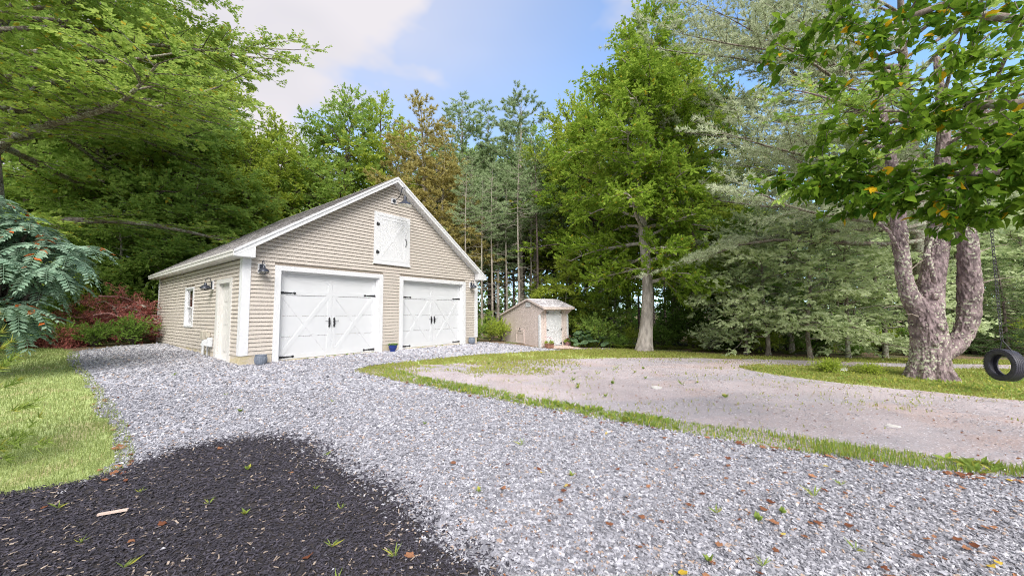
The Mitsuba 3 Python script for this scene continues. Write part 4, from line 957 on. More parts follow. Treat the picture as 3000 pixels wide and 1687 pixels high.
def pine(seed, H, base, R, prof, whorl=0.55, nb=5, tr=0.17, length=0.16, per=9, tuft_step=0.06, droop=0.1, el=(0.0, 0.6), dead=14, width=0.028, sec=3.6, lean=(0, 0), az_bias=None, spread=0.75, sides=4):
    rng = np.random.default_rng(seed)
    ph = rng.random(2) * 6.28
    def tp(z):
        t = np.asarray(z, float) / H
        return np.stack([lean[0] * t + 0.12 * np.sin(t * 5 + ph[0]) * t, lean[1] * t + 0.12 * np.sin(t * 5.5 + ph[1]) * t, np.asarray(z, float)], -1)
    def trad(z): return tr * np.clip(1 - np.asarray(z) / H, 0.02, 1) ** 0.85 + 0.4 * tr * np.exp(-np.asarray(z) / (2 * tr))
    zs = np.r_[-0.3, 0, 0.1, 0.3, np.linspace(0.8, H * 0.985, 20)]
    wood = [tube(tp(zs), trad(np.maximum(zs, 0)), 10)]
    for i in range(dead):                                   # dead lower limbs
        z = rng.uniform(1.2, max(base * 1.05, 1.6)); az = rng.random() * 6.28; L = rng.uniform(0.5, 1.9); s = np.linspace(0, 1, 5)
        h = np.array([math.cos(az), math.sin(az), 0])
        pts = tp(z) + h * (L * s)[:, None] + UPV * (rng.uniform(-0.35, 0.25) * L * s)[:, None] + np.outer(np.sin(s * 6 + rng.random() * 6), rng.normal(0, 0.06, 3))
        wood.append(tube(pts, 0.022 * (1 - 0.85 * s) + 0.003, 4, cap=False))
        for _ in range(3):
            q = rng.uniform(0.3, 0.95); o = pts[int(q * 4)]; d = nrm(h + rng.normal(0, 0.7, 3)); l2 = rng.uniform(0.2, 0.6)
            wood.append(tube([o, o + d * l2 * 0.5 + [0, 0, 0.03], o + d * l2], [0.008, 0.005, 0.002], 3, cap=False))
    O, Dr = [], []
    z = base
    while z < H * 0.98:
        t = (z - base) / (H - base)
        for j in range(nb):
            az = rng.random() * 6.28 if az_bias is None or rng.random() > az_bias[1] else az_bias[0] + rng.normal(0, 0.6)
            L = max(R * prof(t) * rng.uniform(0.6, 1.15), 0.22)
            e = el[0] + (el[1] - el[0]) * t + rng.normal(0, 0.12)
            s = np.linspace(0, 1, 7); h = np.array([math.cos(az), math.sin(az), 0])
            pts = tp(z + rng.normal(0, whorl * 0.25)) + h * (L * math.cos(e) * s)[:, None] + UPV * (L * math.sin(e) * s - droop * L * s + droop * L * s ** 2.5)[:, None] + np.outer(np.sin(s * 6 + rng.random() * 6), rng.normal(0, 0.03 * L, 3))
            wood.append(tube(pts, min(trad(z) * 0.5, 0.012 + 0.012 * L) * (1 - 0.9 * s) + 0.003, sides, cap=False))
            tang = nrm(np.gradient(pts, axis=0))
            ns = int(max(2, L * sec)); sv = rng.uniform(0.22, 1, ns); sv[0] = 1.0
            for i, q in enumerate(sv):
                k = min(int(q * 6), 5); w = q * 6 - k; o = pts[k] * (1 - w) + pts[k + 1] * w
                d = rot_z(tang[k], (1 if i % 2 else -1) * rng.uniform(0.4, 1.1) * (q < 1)); d[2] += rng.normal(0.12, 0.14); d = nrm(d)
                L2 = max(0.25, min(L * (0.2 + 0.35 * (1 - q)), 1.4) * rng.uniform(0.6, 1.2))
                if L2 > 0.4: wood.append(tube([o, o + d * L2], [0.009, 0.003], 3, cap=False))
                m = int(max(2, L2 / tuft_step)); tq = np.linspace(0.25, 1, m)
                side = rot_z(np.repeat(d[None], m, 0), rng.normal(0, 0.75, m)); side[:, 2] += rng.normal(0.22, 0.2, m); side[-1] = d; side = nrm(side)
                oo = o + d * (L2 * tq)[:, None] + side * (rng.uniform(0.0, 0.16, m) * (np.arange(m) < m - 1))[:, None]
                O.append(oo); Dr.append(side)
        z += whorl * rng.uniform(0.7, 1.2)
    O, Dr = np.vstack(O), np.vstack(Dr)
    return cat(wood), needles(rng, O, Dr, length, per, spread=spread, width=width)


def plys(tree, bark_mat, leaf_mat_):
    w, (v, f, uv) = tree
    return {'wood': mikit.ply(w, bark_mat, smooth=True), 'crown': mikit.ply((v, f), leaf_mat_, smooth=False, uv=uv), 'n': len(f) + len(w[1])}


def tree_at(kind, name, label, cat_, x, y, a=0.0, s=1.0, group=None, leaf=None, bark_=None, sz=None):
    k = thing(name, label, cat_, group)
    Mx = place(x, y, float(gz(x, y)), a, s, sz)
    part(k, 'trunk', kind['wood'], bark_, Mx)
    part(k, 'crown', kind['crown'], leaf, Mx)
    return k


dome = lambda t: (0.30 + 0.70 * math.sin(math.pi * min(1, 0.18 + 0.85 * t))) * (1 - 0.55 * t ** 3)
cone = lambda t: (1 - t) ** 0.8 * 0.9 + 0.1
oval = lambda t: math.sin(math.pi * (0.12 + 0.83 * t)) ** 0.8
K = {}
K['oak'] = plys(broadleaf(101, 13.0, 2.8, 3.4, 38, dome, 0.2, 1.1, leaf=0.17, per=8, dens=0.8, tr=0.17, sec_flat=0.42, jit=0.85, flat=0.8), 'mat_bark_dark', 'mat_leaf_mid')
K['ash'] = plys(broadleaf(102, 14.0, 3.5, 2.9, 34, oval, 0.35, 1.2, leaf=0.16, per=8, dens=0.82, tr=0.15, sec_flat=0.42, jit=0.85, flat=0.8), 'mat_bark_dark', 'mat_leaf_bright')
K['young'] = plys(broadleaf(103, 7.5, 0.9, 2.4, 26, dome, 0.0, 0.9, leaf=0.14, per=8, dens=1.25, tr=0.08, droop=0.3, sec_flat=0.35, jit=0.75, flat=0.9), 'mat_bark_limb', 'mat_leaf_pale')
K['spray'] = plys(broadleaf(104, 7.5, 0.8, 2.7, 24, dome, 0.1, 0.9, leaf=0.19, per=8, dens=0.56, tr=0.08, droop=0.22, sec_flat=0.4, jit=0.85, flat=0.8), 'mat_bark_limb', 'mat_leaf_pale')
K['pine'] = plys(pine(201, 17.0, 7.0, 2.8, cone, nb=4, dead=24, tuft_step=0.045, whorl=0.62, per=11, sec=4.6, length=0.2, width=0.032), 'mat_bark_pine', 'mat_needle_pine')
K['pine_low'] = plys(pine(202, 15.0, 4.0, 3.4, lambda t: (1 - t) ** 0.7, nb=6, dead=16, tuft_step=0.07, per=8, sec=4.6, length=0.2, width=0.046), 'mat_bark_pine', 'mat_needle_pine')
K['pine_tall'] = plys(pine(203, 19.5, 9.0, 2.6, lambda t: 0.15 + 0.9 * math.sin(math.pi * min(1, 0.25 + 0.74 * t)), whorl=0.8, nb=5, el=(0.05, 0.75), dead=26, tuft_step=0.06, per=9, sec=4.6, length=0.2, width=0.042), 'mat_bark_pine', 'mat_needle_pine')
K['hemlock'] = plys(pine(204, 12.0, 0.8, 3.2, cone, whorl=0.5, nb=6, length=0.10, per=8, droop=0.3, el=(-0.1, 0.3), dead=0, width=0.03, spread=0.8), 'mat_bark_dark', 'mat_needle_dark')
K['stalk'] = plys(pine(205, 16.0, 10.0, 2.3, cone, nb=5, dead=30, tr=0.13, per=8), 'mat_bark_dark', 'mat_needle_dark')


def right_of(px, d): return (px * 1.1646 - 1500) / 1089.5 * d      # survey: metres to the right for a bearing read off the photograph and a distance
def height_at(row, d): return 1.25 + d * (916.6 - row * 1.1646) / 1089.5


KH = {'oak': 13.0, 'ash': 14.0, 'young': 7.5, 'spray': 7.5, 'pine': 17.0, 'pine_low': 15.0, 'pine_tall': 19.5, 'hemlock': 12.0, 'stalk': 16.0}
rngt = np.random.default_rng(2024)


def grow(kind, name, label, cat_, px, d, row, group=None, leaf=None, bark_=None, wide=1.0):
    x, h = right_of(px, d), height_at(row, d)
    z0 = float(gz(x, d)); sz = (h - z0) / KH[kind]
    return tree_at(K[kind], name, label, cat_, x, d, rngt.random() * 6.28, sz * wide, group, leaf, bark_, sz)


# the left bank
big_left = plys(broadleaf(301, 18.5, 3.0, 9.6, 46, lambda t: (0.80 + 0.25 * math.sin(math.pi * t)) * (1 - 0.65 * t ** 3), -0.02, 1.0, droop=0.10, leaf=0.16, per=8, dens=0.56, tr=0.36, sec_flat=0.10, jit=0.42, flat=1.5, limb_sides=7, wob=0.5, az_bias=(-0.15, 0.55)), 'mat_bark_limb', 'mat_leaf_beech')
tree_at(big_left, 'beech_tree', 'broad spreading tree with layered leafy limbs filling the upper left', 'tree', -18.9, 13.4, 0.0)
GL = 'leafy trees in the wood on the left bank'; LL = 'leafy green tree standing in the wood on the left bank'
for px, d, row, kd, lf in ((60, 20, -180, 'oak', 'mat_leaf_mid'), (215, 19.5, -140, 'oak', 'mat_leaf_mid'), (345, 21, -60, 'oak', 'mat_leaf_mid'), (430, 23, 40, 'ash', 'mat_leaf_bright'), (500, 26, 190, 'oak', 'mat_leaf_mid'), (-60, 24, -150, 'oak', 'mat_leaf_mid')):
    grow(kd, 'leafy_tree', {60: 'large leafy tree behind the sumac at the left edge', 215: 'dark leafy tree with grey trunk right of the sumac', 345: 'leafy wood tree above the brush pile', 140: 'tall thin crowned tree far back behind the sumac', 430: 'bright crowned tree above the back left corner of the garage', 290: 'dark tree far back between brush pile and sumac', 500: 'wood tree behind the outer tips of the big spreading tree', -60: 'leafy tree partly outside the left frame edge'}[px], 'tree', px, d, row, None, lf, wide=1.1)
GH = 'dark hemlocks under the left trees'; LH = 'dark drooping hemlock in the shade behind the left corner of the garage'
for px, d, row in ((480, 22, 500), (560, 24, 460), (350, 24, 440)):
    grow('hemlock', 'hemlock', LH, 'conifer', px, d, row, GH, wide=1.25)
for px, d, row, lb in ((300, 17.5, 480, 'leafy understorey tree above the brush pile'), (400, 19, 470, 'leafy understorey tree just left of the garage roof edge'), (210, 17.5, 500, 'leafy understorey tree right of the sumac'), (500, 20.5, 430, 'leafy understorey tree above the left eave of the garage'), (110, 17, 470, 'leafy understorey tree behind the top of the sumac'), (20, 18, 450, 'leafy understorey tree at the left edge above the sumac'), (590, 23, 420, 'leafy understorey tree rising behind the left roof slope')):
    grow('young', 'understorey_tree', lb, 'tree', px, d, row, None, leaf='mat_leaf_mid', wide=1.2)
# behind the garage
for px, d, row, kd, lf, lb in ((690, 27, 292, 'ash', 'mat_leaf_bright', 'yellow green leafy tree above the left roof slope'), (610, 25, 330, 'oak', 'mat_leaf_bright', 'rounded green tree just right of the big spreading left tree'),
                               (775, 29, 350, 'oak', 'mat_leaf_mid', 'lower green tree in the dip left of the garage peak'), (870, 28, 228, 'ash', 'mat_leaf_mid', 'tall green leafy tree left of the brown pine'), (955, 30, 232, 'oak', 'mat_leaf_bright', 'tall light green tree close behind the brown pine'),
                               (1060, 26, 212, 'pine_low', 'mat_needle_brown', 'broad golden brown pine behind the garage peak'), (1000, 27.5, 330, 'pine_low', 'mat_needle_brown', 'lower golden brown pine left of the garage peak'), (1112, 25.5, 330, 'pine_low', 'mat_needle_brown', 'golden brown pine filling the gap right of the broad brown pine'),
                               (1165, 30, 212, 'pine_low', 'mat_needle_pine', 'dense green pine with pointed top right of the brown pine'), (1232, 31, 238, 'pine', 'mat_needle_pine', 'thin topped pine left of the tallest white pine'),
                               (1312, 27, 200, 'pine_tall', 'mat_needle_pine', 'tallest bluish white pine right of the garage peak'), (1195, 24.5, 455, 'pine', 'mat_needle_pine', 'green pine with bare lower trunk nearest the right roof slope'),
                               (1252, 25, 440, 'pine', 'mat_needle_pine', 'bare trunked pine behind the left end of the small shed'), (1345, 28, 300, 'pine', 'mat_needle_pine', 'slender pine right of the tallest white pine'),
                               (1440, 27, 248, 'ash', 'mat_leaf_bright', 'bright yellow green tree left of the tall maple'), (1395, 31, 380, 'ash', 'mat_leaf_bright', 'bright leafy tree in the gap right of the tallest pine'), (1505, 24, 210, 'oak', 'mat_leaf_maple', 'leafy tree close behind the left side of the tall maple'),
                               (1755, 21, 100, 'oak', 'mat_leaf_bright', 'bright leafy tree behind the right side of the tall maple'), (1700, 26, 120, 'ash', 'mat_leaf_mid', 'tall green tree hidden behind the maple crown')):
    grow(kd, 'pine_tree' if 'pine' in kd else 'leafy_tree', lb, 'tree', px, d, row, None, lf, wide=1.15 if kd != 'pine_low' else 1.22)
# slim dark trunks deep in the wood right of the garage
GS, LS = 'slim dark trunks in the wood behind the shed', 'slim dark pine trunk deep in the wood behind the shed'
for i in range(46):
    px = 1195 + i * 24 + rngt.uniform(-12, 12); d = rngt.uniform(23, 38)
    wh = 'right behind the shed' if px < 1450 else 'between shed and maple trunk' if px < 1640 else 'right of the maple trunk' if px < 1950 else 'behind the pale trees'
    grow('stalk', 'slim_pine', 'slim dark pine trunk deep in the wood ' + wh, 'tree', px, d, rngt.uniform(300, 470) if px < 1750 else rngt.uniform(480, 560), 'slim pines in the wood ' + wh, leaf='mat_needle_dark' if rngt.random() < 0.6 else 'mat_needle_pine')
for px, d, row, lb in ((1172, 22.6, 400, 'sunlit bare pine trunk nearest the right eave of the garage'), (1188, 24, 380, 'second bare pine trunk right of the garage eave'), (1212, 22.8, 430, 'pale bare pine trunk left of the shed'), (1238, 23.5, 390, 'pale bare pine trunk just behind the left shed corner'), (1275, 24.5, 400, 'tall bare pine trunk above the left half of the shed roof'), (1306, 22.4, 350, 'stout pale pine trunk behind the shed peak'), (1338, 25, 420, 'bare pine trunk above the right half of the shed roof')):
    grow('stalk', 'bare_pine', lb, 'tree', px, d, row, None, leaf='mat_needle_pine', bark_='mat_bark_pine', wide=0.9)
# small leafy trees of the forest edge
GYA, LYA = 'pale bushy young trees along the right forest edge', 'pale green bushy young tree at the right forest edge'
for px, d, row in ((1925, 14.9, 520), (2030, 13.9, 510), (2125, 13.9, 530), (2215, 14.3, 490), (1870, 15.6, 600), (1985, 15.8, 450), (2290, 18.5, 480), (2400, 18.2, 470), (2470, 20, 420), (2600, 17, 520), (2700, 18.5, 430)):
    grow('spray', 'young_tree', {1925: 'pale bushy tree with sprays hanging just right of the maple crown', 2030: 'pale bushy tree drooping to the lawn midway between maple and old trunk', 2125: 'pale leafy tree second left of the old maple', 2215: 'pale leafy tree directly left of the old maple stems', 2290: 'pale young tree right behind the old maple', 2400: 'pale young tree seen between the old maple stems', 1985: 'taller pale tree behind the hanging sprays left of the old maple', 1870: 'low pale tree nearest the maple trunk on its right', 2470: 'pale young tree behind the right stem of the old maple', 2600: 'pale young tree behind the tyre swing', 2700: 'pale young tree at the right frame edge'}[px], 'tree', px, d, row, None, wide=1.25)
GY2, LY2 = 'green young trees behind the shed and maple', 'green young tree in the undergrowth around the shed and tall maple'
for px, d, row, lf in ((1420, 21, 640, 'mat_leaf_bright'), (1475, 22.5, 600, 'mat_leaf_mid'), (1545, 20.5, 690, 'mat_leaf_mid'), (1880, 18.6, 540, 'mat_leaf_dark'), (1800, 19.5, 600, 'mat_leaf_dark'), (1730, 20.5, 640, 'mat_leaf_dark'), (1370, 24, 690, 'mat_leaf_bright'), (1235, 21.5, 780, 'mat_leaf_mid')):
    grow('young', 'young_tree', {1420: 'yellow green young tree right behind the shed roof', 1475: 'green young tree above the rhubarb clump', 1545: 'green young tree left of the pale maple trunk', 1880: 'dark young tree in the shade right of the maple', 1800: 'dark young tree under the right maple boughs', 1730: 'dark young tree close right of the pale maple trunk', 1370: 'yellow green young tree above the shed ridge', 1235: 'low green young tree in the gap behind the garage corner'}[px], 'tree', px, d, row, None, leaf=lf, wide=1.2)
for px, d, row in ((2520, 15.5, 640), (2440, 16.8, 600), (2620, 16.2, 560), (1660, 21, 760), (1850, 20.5, 720), (2340, 19.5, 560)):
    grow('hemlock', 'hemlock', {2520: 'dark hemlock behind the tyre swing chain', 2440: 'dark hemlock behind the right stem of the old maple', 2620: 'dark hemlock at the right frame edge above the tyre', 1660: 'low dark hemlock right behind the pale maple trunk', 1850: 'dark hemlock in the shade between maple and pale trees', 2340: 'dark hemlock directly behind the old maple trunk'}[px], 'conifer', px, d, row, None, wide=1.15)
# the second rank of the forest
GB, LB = 'back rank of forest trees', 'indistinct forest tree in the back rank behind the nearer trees'
for i, px in enumerate(range(330, 2700, 84)):
    d = rngt.uniform(34, 44); kd = ('oak', 'ash', 'oak', 'pine')[int(rngt.random() * 4)]
    row = 330 + rngt.uniform(-20, 60) if 560 < px < 1750 else rngt.uniform(470, 560) if 1750 <= px < 2250 else rngt.uniform(60, 200) if px < 560 else rngt.uniform(250, 380)
    wh = 'on the left bank' if px < 420 else 'behind the garage' if px < 1180 else 'behind the shed and maple' if px < 1850 else 'behind the pale trees left of the old maple' if px < 2250 else 'beyond the old maple'
    grow(kd, 'forest_tree', 'indistinct back rank forest tree ' + wh, 'tree', px + rngt.uniform(-25, 25), d, row, 'back rank forest ' + wh, leaf='mat_leaf_mid' if kd != 'pine' else 'mat_needle_pine', wide=1.35)
# mass of foliage beyond
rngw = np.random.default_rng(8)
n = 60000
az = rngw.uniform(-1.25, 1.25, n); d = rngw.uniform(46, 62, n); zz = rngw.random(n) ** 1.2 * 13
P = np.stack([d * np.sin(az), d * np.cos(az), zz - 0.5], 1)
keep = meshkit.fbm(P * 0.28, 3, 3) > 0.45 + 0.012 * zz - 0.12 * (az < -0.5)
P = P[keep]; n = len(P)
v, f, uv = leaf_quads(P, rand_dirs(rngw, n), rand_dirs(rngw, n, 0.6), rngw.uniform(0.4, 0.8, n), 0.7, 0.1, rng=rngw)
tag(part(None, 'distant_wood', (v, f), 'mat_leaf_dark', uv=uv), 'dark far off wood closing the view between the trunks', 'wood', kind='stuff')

# the tall maple with the pale trunk
maple = plys(broadleaf(401, 14.8, 2.9, 3.75, 66, lambda t: (0.75 + 0.3 * math.sin(math.pi * min(1, t * 1.2 + 0.05))) * (1 - 0.33 * t ** 4), 0.05, 1.18, droop=0.20, leaf=0.16, per=9, dens=0.92, sec_flat=0.42, jit=0.8, flat=0.8, tr=0.27, twist=(0.26, 0.0), lean=(0.5, 0.0), wob=0.16), 'mat_bark_pale', 'mat_leaf_maple')
tree_at(maple, 'maple_tree', 'tall maple with smooth pale leaning trunk on the lawn edge right of the shed', 'tree', 5.85, 16.7)

# the soft grey green white pine whose limbs sweep in from the right
wpine = plys(pine(402, 16.5, 4.6, 9.8, lambda t: (0.75 + 0.4 * t) if t < 0.4 else 0.91 - 1.35 * (t - 0.4), whorl=0.72, nb=4, tr=0.30, length=0.17, per=11, tuft_step=0.085, droop=0.10, el=(0.02, 0.55), dead=4, width=0.024, sec=4.2, az_bias=(math.pi + 0.02, 0.82), sides=5), 'mat_bark_limb', 'mat_needle_pale')
tree_at(wpine, 'white_pine', 'soft grey green white pine sweeping long limbs in from the right', 'conifer', 13.9, 12.5)
print('special', big_left['n'], maple['n'], wpine['n'])

# ------------------------------------------------------------------ the old maple with three stems, and the tyre swing
def chain_solid(rows, sides=14):
    import manifold3d as m3
    out = None
    for (p, r), (q, t) in zip(rows[:-1], rows[1:]):
        a = m3.Manifold.sphere(r, sides).translate(p); b = m3.Manifold.sphere(t, sides).translate(q)
        h = m3.Manifold.batch_hull([a, b]); out = h if out is None else out + h
    return out


def st(L_): return [((x, y, z), r * 1.0) for x, y, z, r in L_]


o_main = st([(10.25, 9.25, -0.60, 0.46), (10.25, 9.25, -0.40, 0.39), (10.25, 9.25, -0.18, 0.355), (10.29, 9.25, 0.32, 0.345), (10.28, 9.25, 0.75, 0.335), (10.26, 9.25, 1.22, 0.30)])
o_left = st([(10.16, 9.25, 1.15, 0.24), (9.85, 9.23, 1.67, 0.185), (9.73, 9.21, 2.18, 0.155), (9.70, 9.19, 2.69, 0.15), (9.68, 9.17, 3.37, 0.155), (9.66, 9.15, 4.06, 0.14), (9.5, 9.1, 5.4, 0.10), (9.2, 9.0, 7.0, 0.07)])
o_mid = st([(10.30, 9.25, 1.22, 0.29), (10.43, 9.28, 1.67, 0.25), (10.55, 9.31, 2.08, 0.235), (10.71, 9.34, 2.53, 0.225), (10.86, 9.37, 3.06, 0.22), (10.98, 9.4, 3.67, 0.20), (11.11, 9.43, 4.39, 0.17), (11.4, 9.5, 6.0, 0.12), (11.5, 9.6, 8.0, 0.07)])
o_right = st([(10.45, 9.25, 0.20, 0.26), (10.78, 9.2, 0.38, 0.225), (11.02, 9.15, 0.65, 0.205), (11.13, 9.1, 1.08, 0.20), (11.16, 9.05, 1.82, 0.195), (11.12, 9.0, 2.41, 0.185), (11.08, 8.95, 2.87, 0.18), (10.99, 8.9, 3.54, 0.155), (10.96, 8.85, 4.30, 0.125), (11.3, 8.6, 6.0, 0.08)])
o_limb = st([(10.96, 8.87, 3.95, 0.10), (10.5, 8.4, 4.30, 0.085), (10.0, 7.8, 4.50, 0.07), (9.66, 7.38, 4.58, 0.06), (8.9, 6.9, 4.75, 0.035)])
o_low = st([(9.72, 9.19, 2.55, 0.06), (9.45, 9.05, 2.85, 0.045), (9.2, 8.95, 3.15, 0.035), (8.8, 8.8, 3.35, 0.02)])
o_twist = st([(10.28, 9.02, 1.95, 0.07), (10.2, 8.98, 2.2, 0.055), (10.12, 9.0, 2.6, 0.05), (10.25, 9.02, 2.9, 0.04), (10.45, 9.05, 3.2, 0.03), (10.5, 9.05, 3.6, 0.02)])
solid = chain_solid(o_main) + chain_solid(o_left) + chain_solid(o_mid) + chain_solid(o_right) + chain_solid(o_limb, 10) + chain_solid(o_low, 8) + chain_solid(o_twist, 8)
import manifold3d as _m3
def knot(c, r, hole):
    k = _m3.Manifold.sphere(r, 14).scale([1.0, 0.75, 1.15]).translate(c)
    return k
for c_, r_ in (((10.28, 8.96, 0.88), 0.13), ((10.12, 8.97, 0.46), 0.075), ((10.27, 9.0, 1.60), 0.085), ((9.93, 9.02, 0.92), 0.07), ((11.10, 8.86, 2.55), 0.06)): solid = solid + knot(c_, r_, 0)
for a_ in np.arange(9) * 0.7 + 0.2:                         # root flare
    solid = solid + chain_solid([((10.25 + 0.30 * math.cos(a_), 9.25 + 0.30 * math.sin(a_), -0.10), 0.08), ((10.25 + 0.40 * math.cos(a_), 9.25 + 0.40 * math.sin(a_), -0.40), 0.10), ((10.25 + 0.52 * math.cos(a_), 9.25 + 0.52 * math.sin(a_), -0.56), 0.07)], 10)
solid = solid - _m3.Manifold.sphere(0.065, 14).scale([0.9, 1, 1.4]).translate([10.27, 8.85, 0.88])
om = solid.refine_to_length(0.034).to_mesh()
tm = trimesh.Trimesh(om.vert_properties[:, :3], om.tri_verts, process=True)
tm = trimesh.smoothing.filter_taubin(tm, 0.5, 0.53, 22)
nv = tm.vertex_normals; vv = np.array(tm.vertices)
big = meshkit.fbm(vv * np.array([2.6, 2.6, 1.6]), 3, 2) - 0.5
fur = meshkit.fbm(vv * np.array([24, 24, 5.0]) + 0.8 * big[:, None], 3, 6)
tm.vertices = vv + nv * (big * 0.07 + (np.clip(np.abs(fur - 0.5) * 5, 0, 1) * 0.022 - 0.010))[:, None] * np.clip((vv[:, 2] < 5), 0.3, 1)[:, None]
old = thing('old_maple', 'massive old maple with three lichened stems beside the tyre swing', 'tree')
part(old, 'trunk', (np.array(tm.vertices), np.array(tm.faces)), 'mat_bark_old', smooth=True)
rngo = np.random.default_rng(31)
wood, O, Dr, Ln = [], [], [], []
tips = [o_left[-3:], o_mid[-3:], o_right[-3:], o_limb[-2:]]
for ti, tp_ in enumerate(tips):
    for i in range(6 if ti < 3 else 2):
        q = rngo.random(); a, b = np.array(tp_[0][0]), np.array(tp_[-1][0]); o = a * (1 - q) + b * q
        azz = rngo.random() * 6.28; Lb = rngo.uniform(1.8, 4.2) if ti < 3 else 1.0; el = rngo.uniform(0.0, 0.8); s = np.linspace(0, 1, 7); h = np.array([math.cos(azz), math.sin(azz), 0])
        pts = o + h * (Lb * math.cos(el) * s)[:, None] + UPV * (Lb * math.sin(el) * s - 0.15 * Lb * s ** 2)[:, None]
        wood.append(tube(pts, 0.045 * (1 - 0.85 * s) + 0.005, 5, cap=False))
        for j in range(int(Lb * 2.4)):
            k = rngo.integers(1, 7); d2 = nrm(rot_z(h, rngo.uniform(-1.2, 1.2)) + rngo.normal(0, 0.2, 3)); L2 = rngo.uniform(0.5, 1.3)
            wood.append(tube([pts[k], pts[k] + d2 * L2 * 0.5, pts[k] + d2 * L2], [0.014, 0.009, 0.003], 3, cap=False))
            nt = int(L2 * 9); tq = rngo.uniform(0.1, 1, nt)
            O.append(pts[k] + d2 * (L2 * tq)[:, None]); dd = rot_z(np.repeat(d2[None], nt, 0), rngo.normal(0, 0.8, nt)); dd[:, 2] += rngo.normal(0, 0.2, nt); Dr.append(nrm(dd)); Ln.append(rngo.uniform(0.3, 0.5, nt))
v, f, uv = twigs_to_leaves(rngo, np.vstack(O), np.vstack(Dr), np.concatenate(Ln), 8, 0.13)
part(old, 'limbs', cat(wood), 'mat_bark_old', smooth=True)
part(old, 'crown', (v, f), 'mat_leaf_mid', uv=uv)
for i in range(7):                                          # dead snags low on the stems
    c0 = [(9.9, 9.1, 1.1), (11.2, 9.0, 1.85), (11.1, 8.85, 2.6), (9.75, 9.1, 2.2), (9.7, 9.0, 2.9), (10.6, 9.05, 2.7), (10.9, 8.9, 3.0)][i]
    dv = nrm(np.array([(-1, -.2, .15), (1, -.3, .25), (1, -.2, .3), (1, -.4, .9), (-.8, -.4, .5), (.6, -.8, .7), (.9, -.6, .4)][i], float)); Lb = rngo.uniform(0.4, 0.8)
    part(old, 'dead_twig', tube([np.array(c0), np.array(c0) + dv * Lb * 0.5 + [0, 0, 0.04], np.array(c0) + dv * Lb], [0.016, 0.010, 0.003], 5), 'mat_dead_wood', smooth=True)

sw = thing('tire_swing', 'black tyre hung as a swing on a chain, right of the old maple', 'tire swing')
ax = nrm(np.array([-0.97, 0.20, 0.06])); tz = nrm(UPV - ax * ax[2]); ty = np.cross(tz, ax)
TR = np.stack([ty, tz, ax], 1); TC = np.array([9.67, 7.40, 0.17]); RT, WT, RI = 0.312, 0.092, 0.20
out = [(RI, -WT * 0.78), (RI + 0.012, -WT * 0.92), (0.25, -WT * 1.02), (0.275, -WT * 1.0), (0.296, -WT * 0.9)]
for j in range(6):
    a, b = WT * (-0.84 + j * 0.288), WT * (-0.84 + j * 0.288) + 0.0205
    cr = lambda q: RT - 0.010 * (q / WT) ** 2
    out += [(cr(a) - 0.011, a - 0.0012), (cr(a), a), (cr(b), b), (cr(b) - 0.011, b + 0.0012)]
out += [(0.296, WT * 0.9), (0.275, WT * 1.0), (0.25, WT * 1.02), (RI + 0.012, WT * 0.92), (RI, WT * 0.78), (RI + 0.004, WT * 0.6), (0.265, WT * 0.5), (0.285, 0.0), (0.265, -WT * 0.5), (RI + 0.004, -WT * 0.6), (RI, -WT * 0.78)]
tv, tf = lathe(out, 72)
part(sw, 'tire', (tv @ TR.T + TC, tf), 'mat_rubber', smooth=28)
blocks = []
for j in range(54):
    an_ = j * 2 * math.pi / 54
    for sgn in (-1, 1):
        bm = box(RT - 0.016, RT - 0.004, -0.009, 0.009, sgn * WT * 0.80 if sgn < 0 else WT * 0.80, sgn * WT * 0.97 if sgn < 0 else WT * 0.97)
        bm = moved(bm, rotz(an_)); blocks.append((bm[0] @ TR.T + TC, bm[1]))
part(sw, 'tread_blocks', cat(blocks), 'mat_rubber', kind='stuff', label='shoulder tread blocks')
ring_top = np.array([9.665, 7.40, 0.66])
for j, a_ in enumerate((0.0, 2.1, 4.2)):
    p_ = TC + tz * (RT - 0.005) + ax * (WT * 0.7 * math.cos(a_)) + ty * (0.13 * math.sin(a_)) - tz * 0.03 * abs(math.sin(a_))
    part(sw, 'strap', tube([p_, p_ * 0.5 + ring_top * 0.5, ring_top], 0.010, 6), 'mat_black', smooth=True)
top_ = np.array([9.72, 7.44, 4.52]); nlk = 56
for_links = []
for j in range(nlk):
    q0, q1 = j / nlk, (j + 1) / nlk; a, b = ring_top + (top_ - ring_top) * q0, ring_top + (top_ - ring_top) * q1
    m_ = (a + b) / 2; sd = np.array([0.02, 0, 0]) if j % 2 else np.array([0, 0.02, 0]); e_ = (b - a) * 0.62
    loop = [m_ + sd - e_ * 0.7, m_ + sd + e_ * 0.7, m_ + e_, m_ - sd + e_ * 0.7, m_ - sd - e_ * 0.7, m_ - e_, m_ + sd - e_ * 0.7]
    for_links.append(tube(loop, 0.0085, 4, cap=False))
part(sw, 'chain', cat(for_links), 'mat_chain')

# ------------------------------------------------------------------ the near apple tree reaching in from the right
rnga = np.random.default_rng(62)
def ovate(n_len=5):
    """One broad pointed leaf along +x, base at the origin, 1 long, creased and curled."""
    xs = np.array([0.0, 0.12, 0.32, 0.55, 0.78, 1.0]); ws = np.array([0.02, 0.20, 0.315, 0.28, 0.15, 0.0]); zc = -0.16 * xs ** 2
    v = [(x, 0, z) for x, z in zip(xs, zc)] + [(x, w, z + 0.09 * w / 0.3) for x, w, z in zip(xs, ws, zc)] + [(x, -w, z + 0.09 * w / 0.3) for x, w, z in zip(xs, ws, zc)]
    f = []
    for i in range(5):
        f += [[i, i + 1, i + 7], [i, i + 7, i + 6], [i, i + 12, i + 13], [i, i + 13, i + 1]]
    return np.array(v), np.array(f)


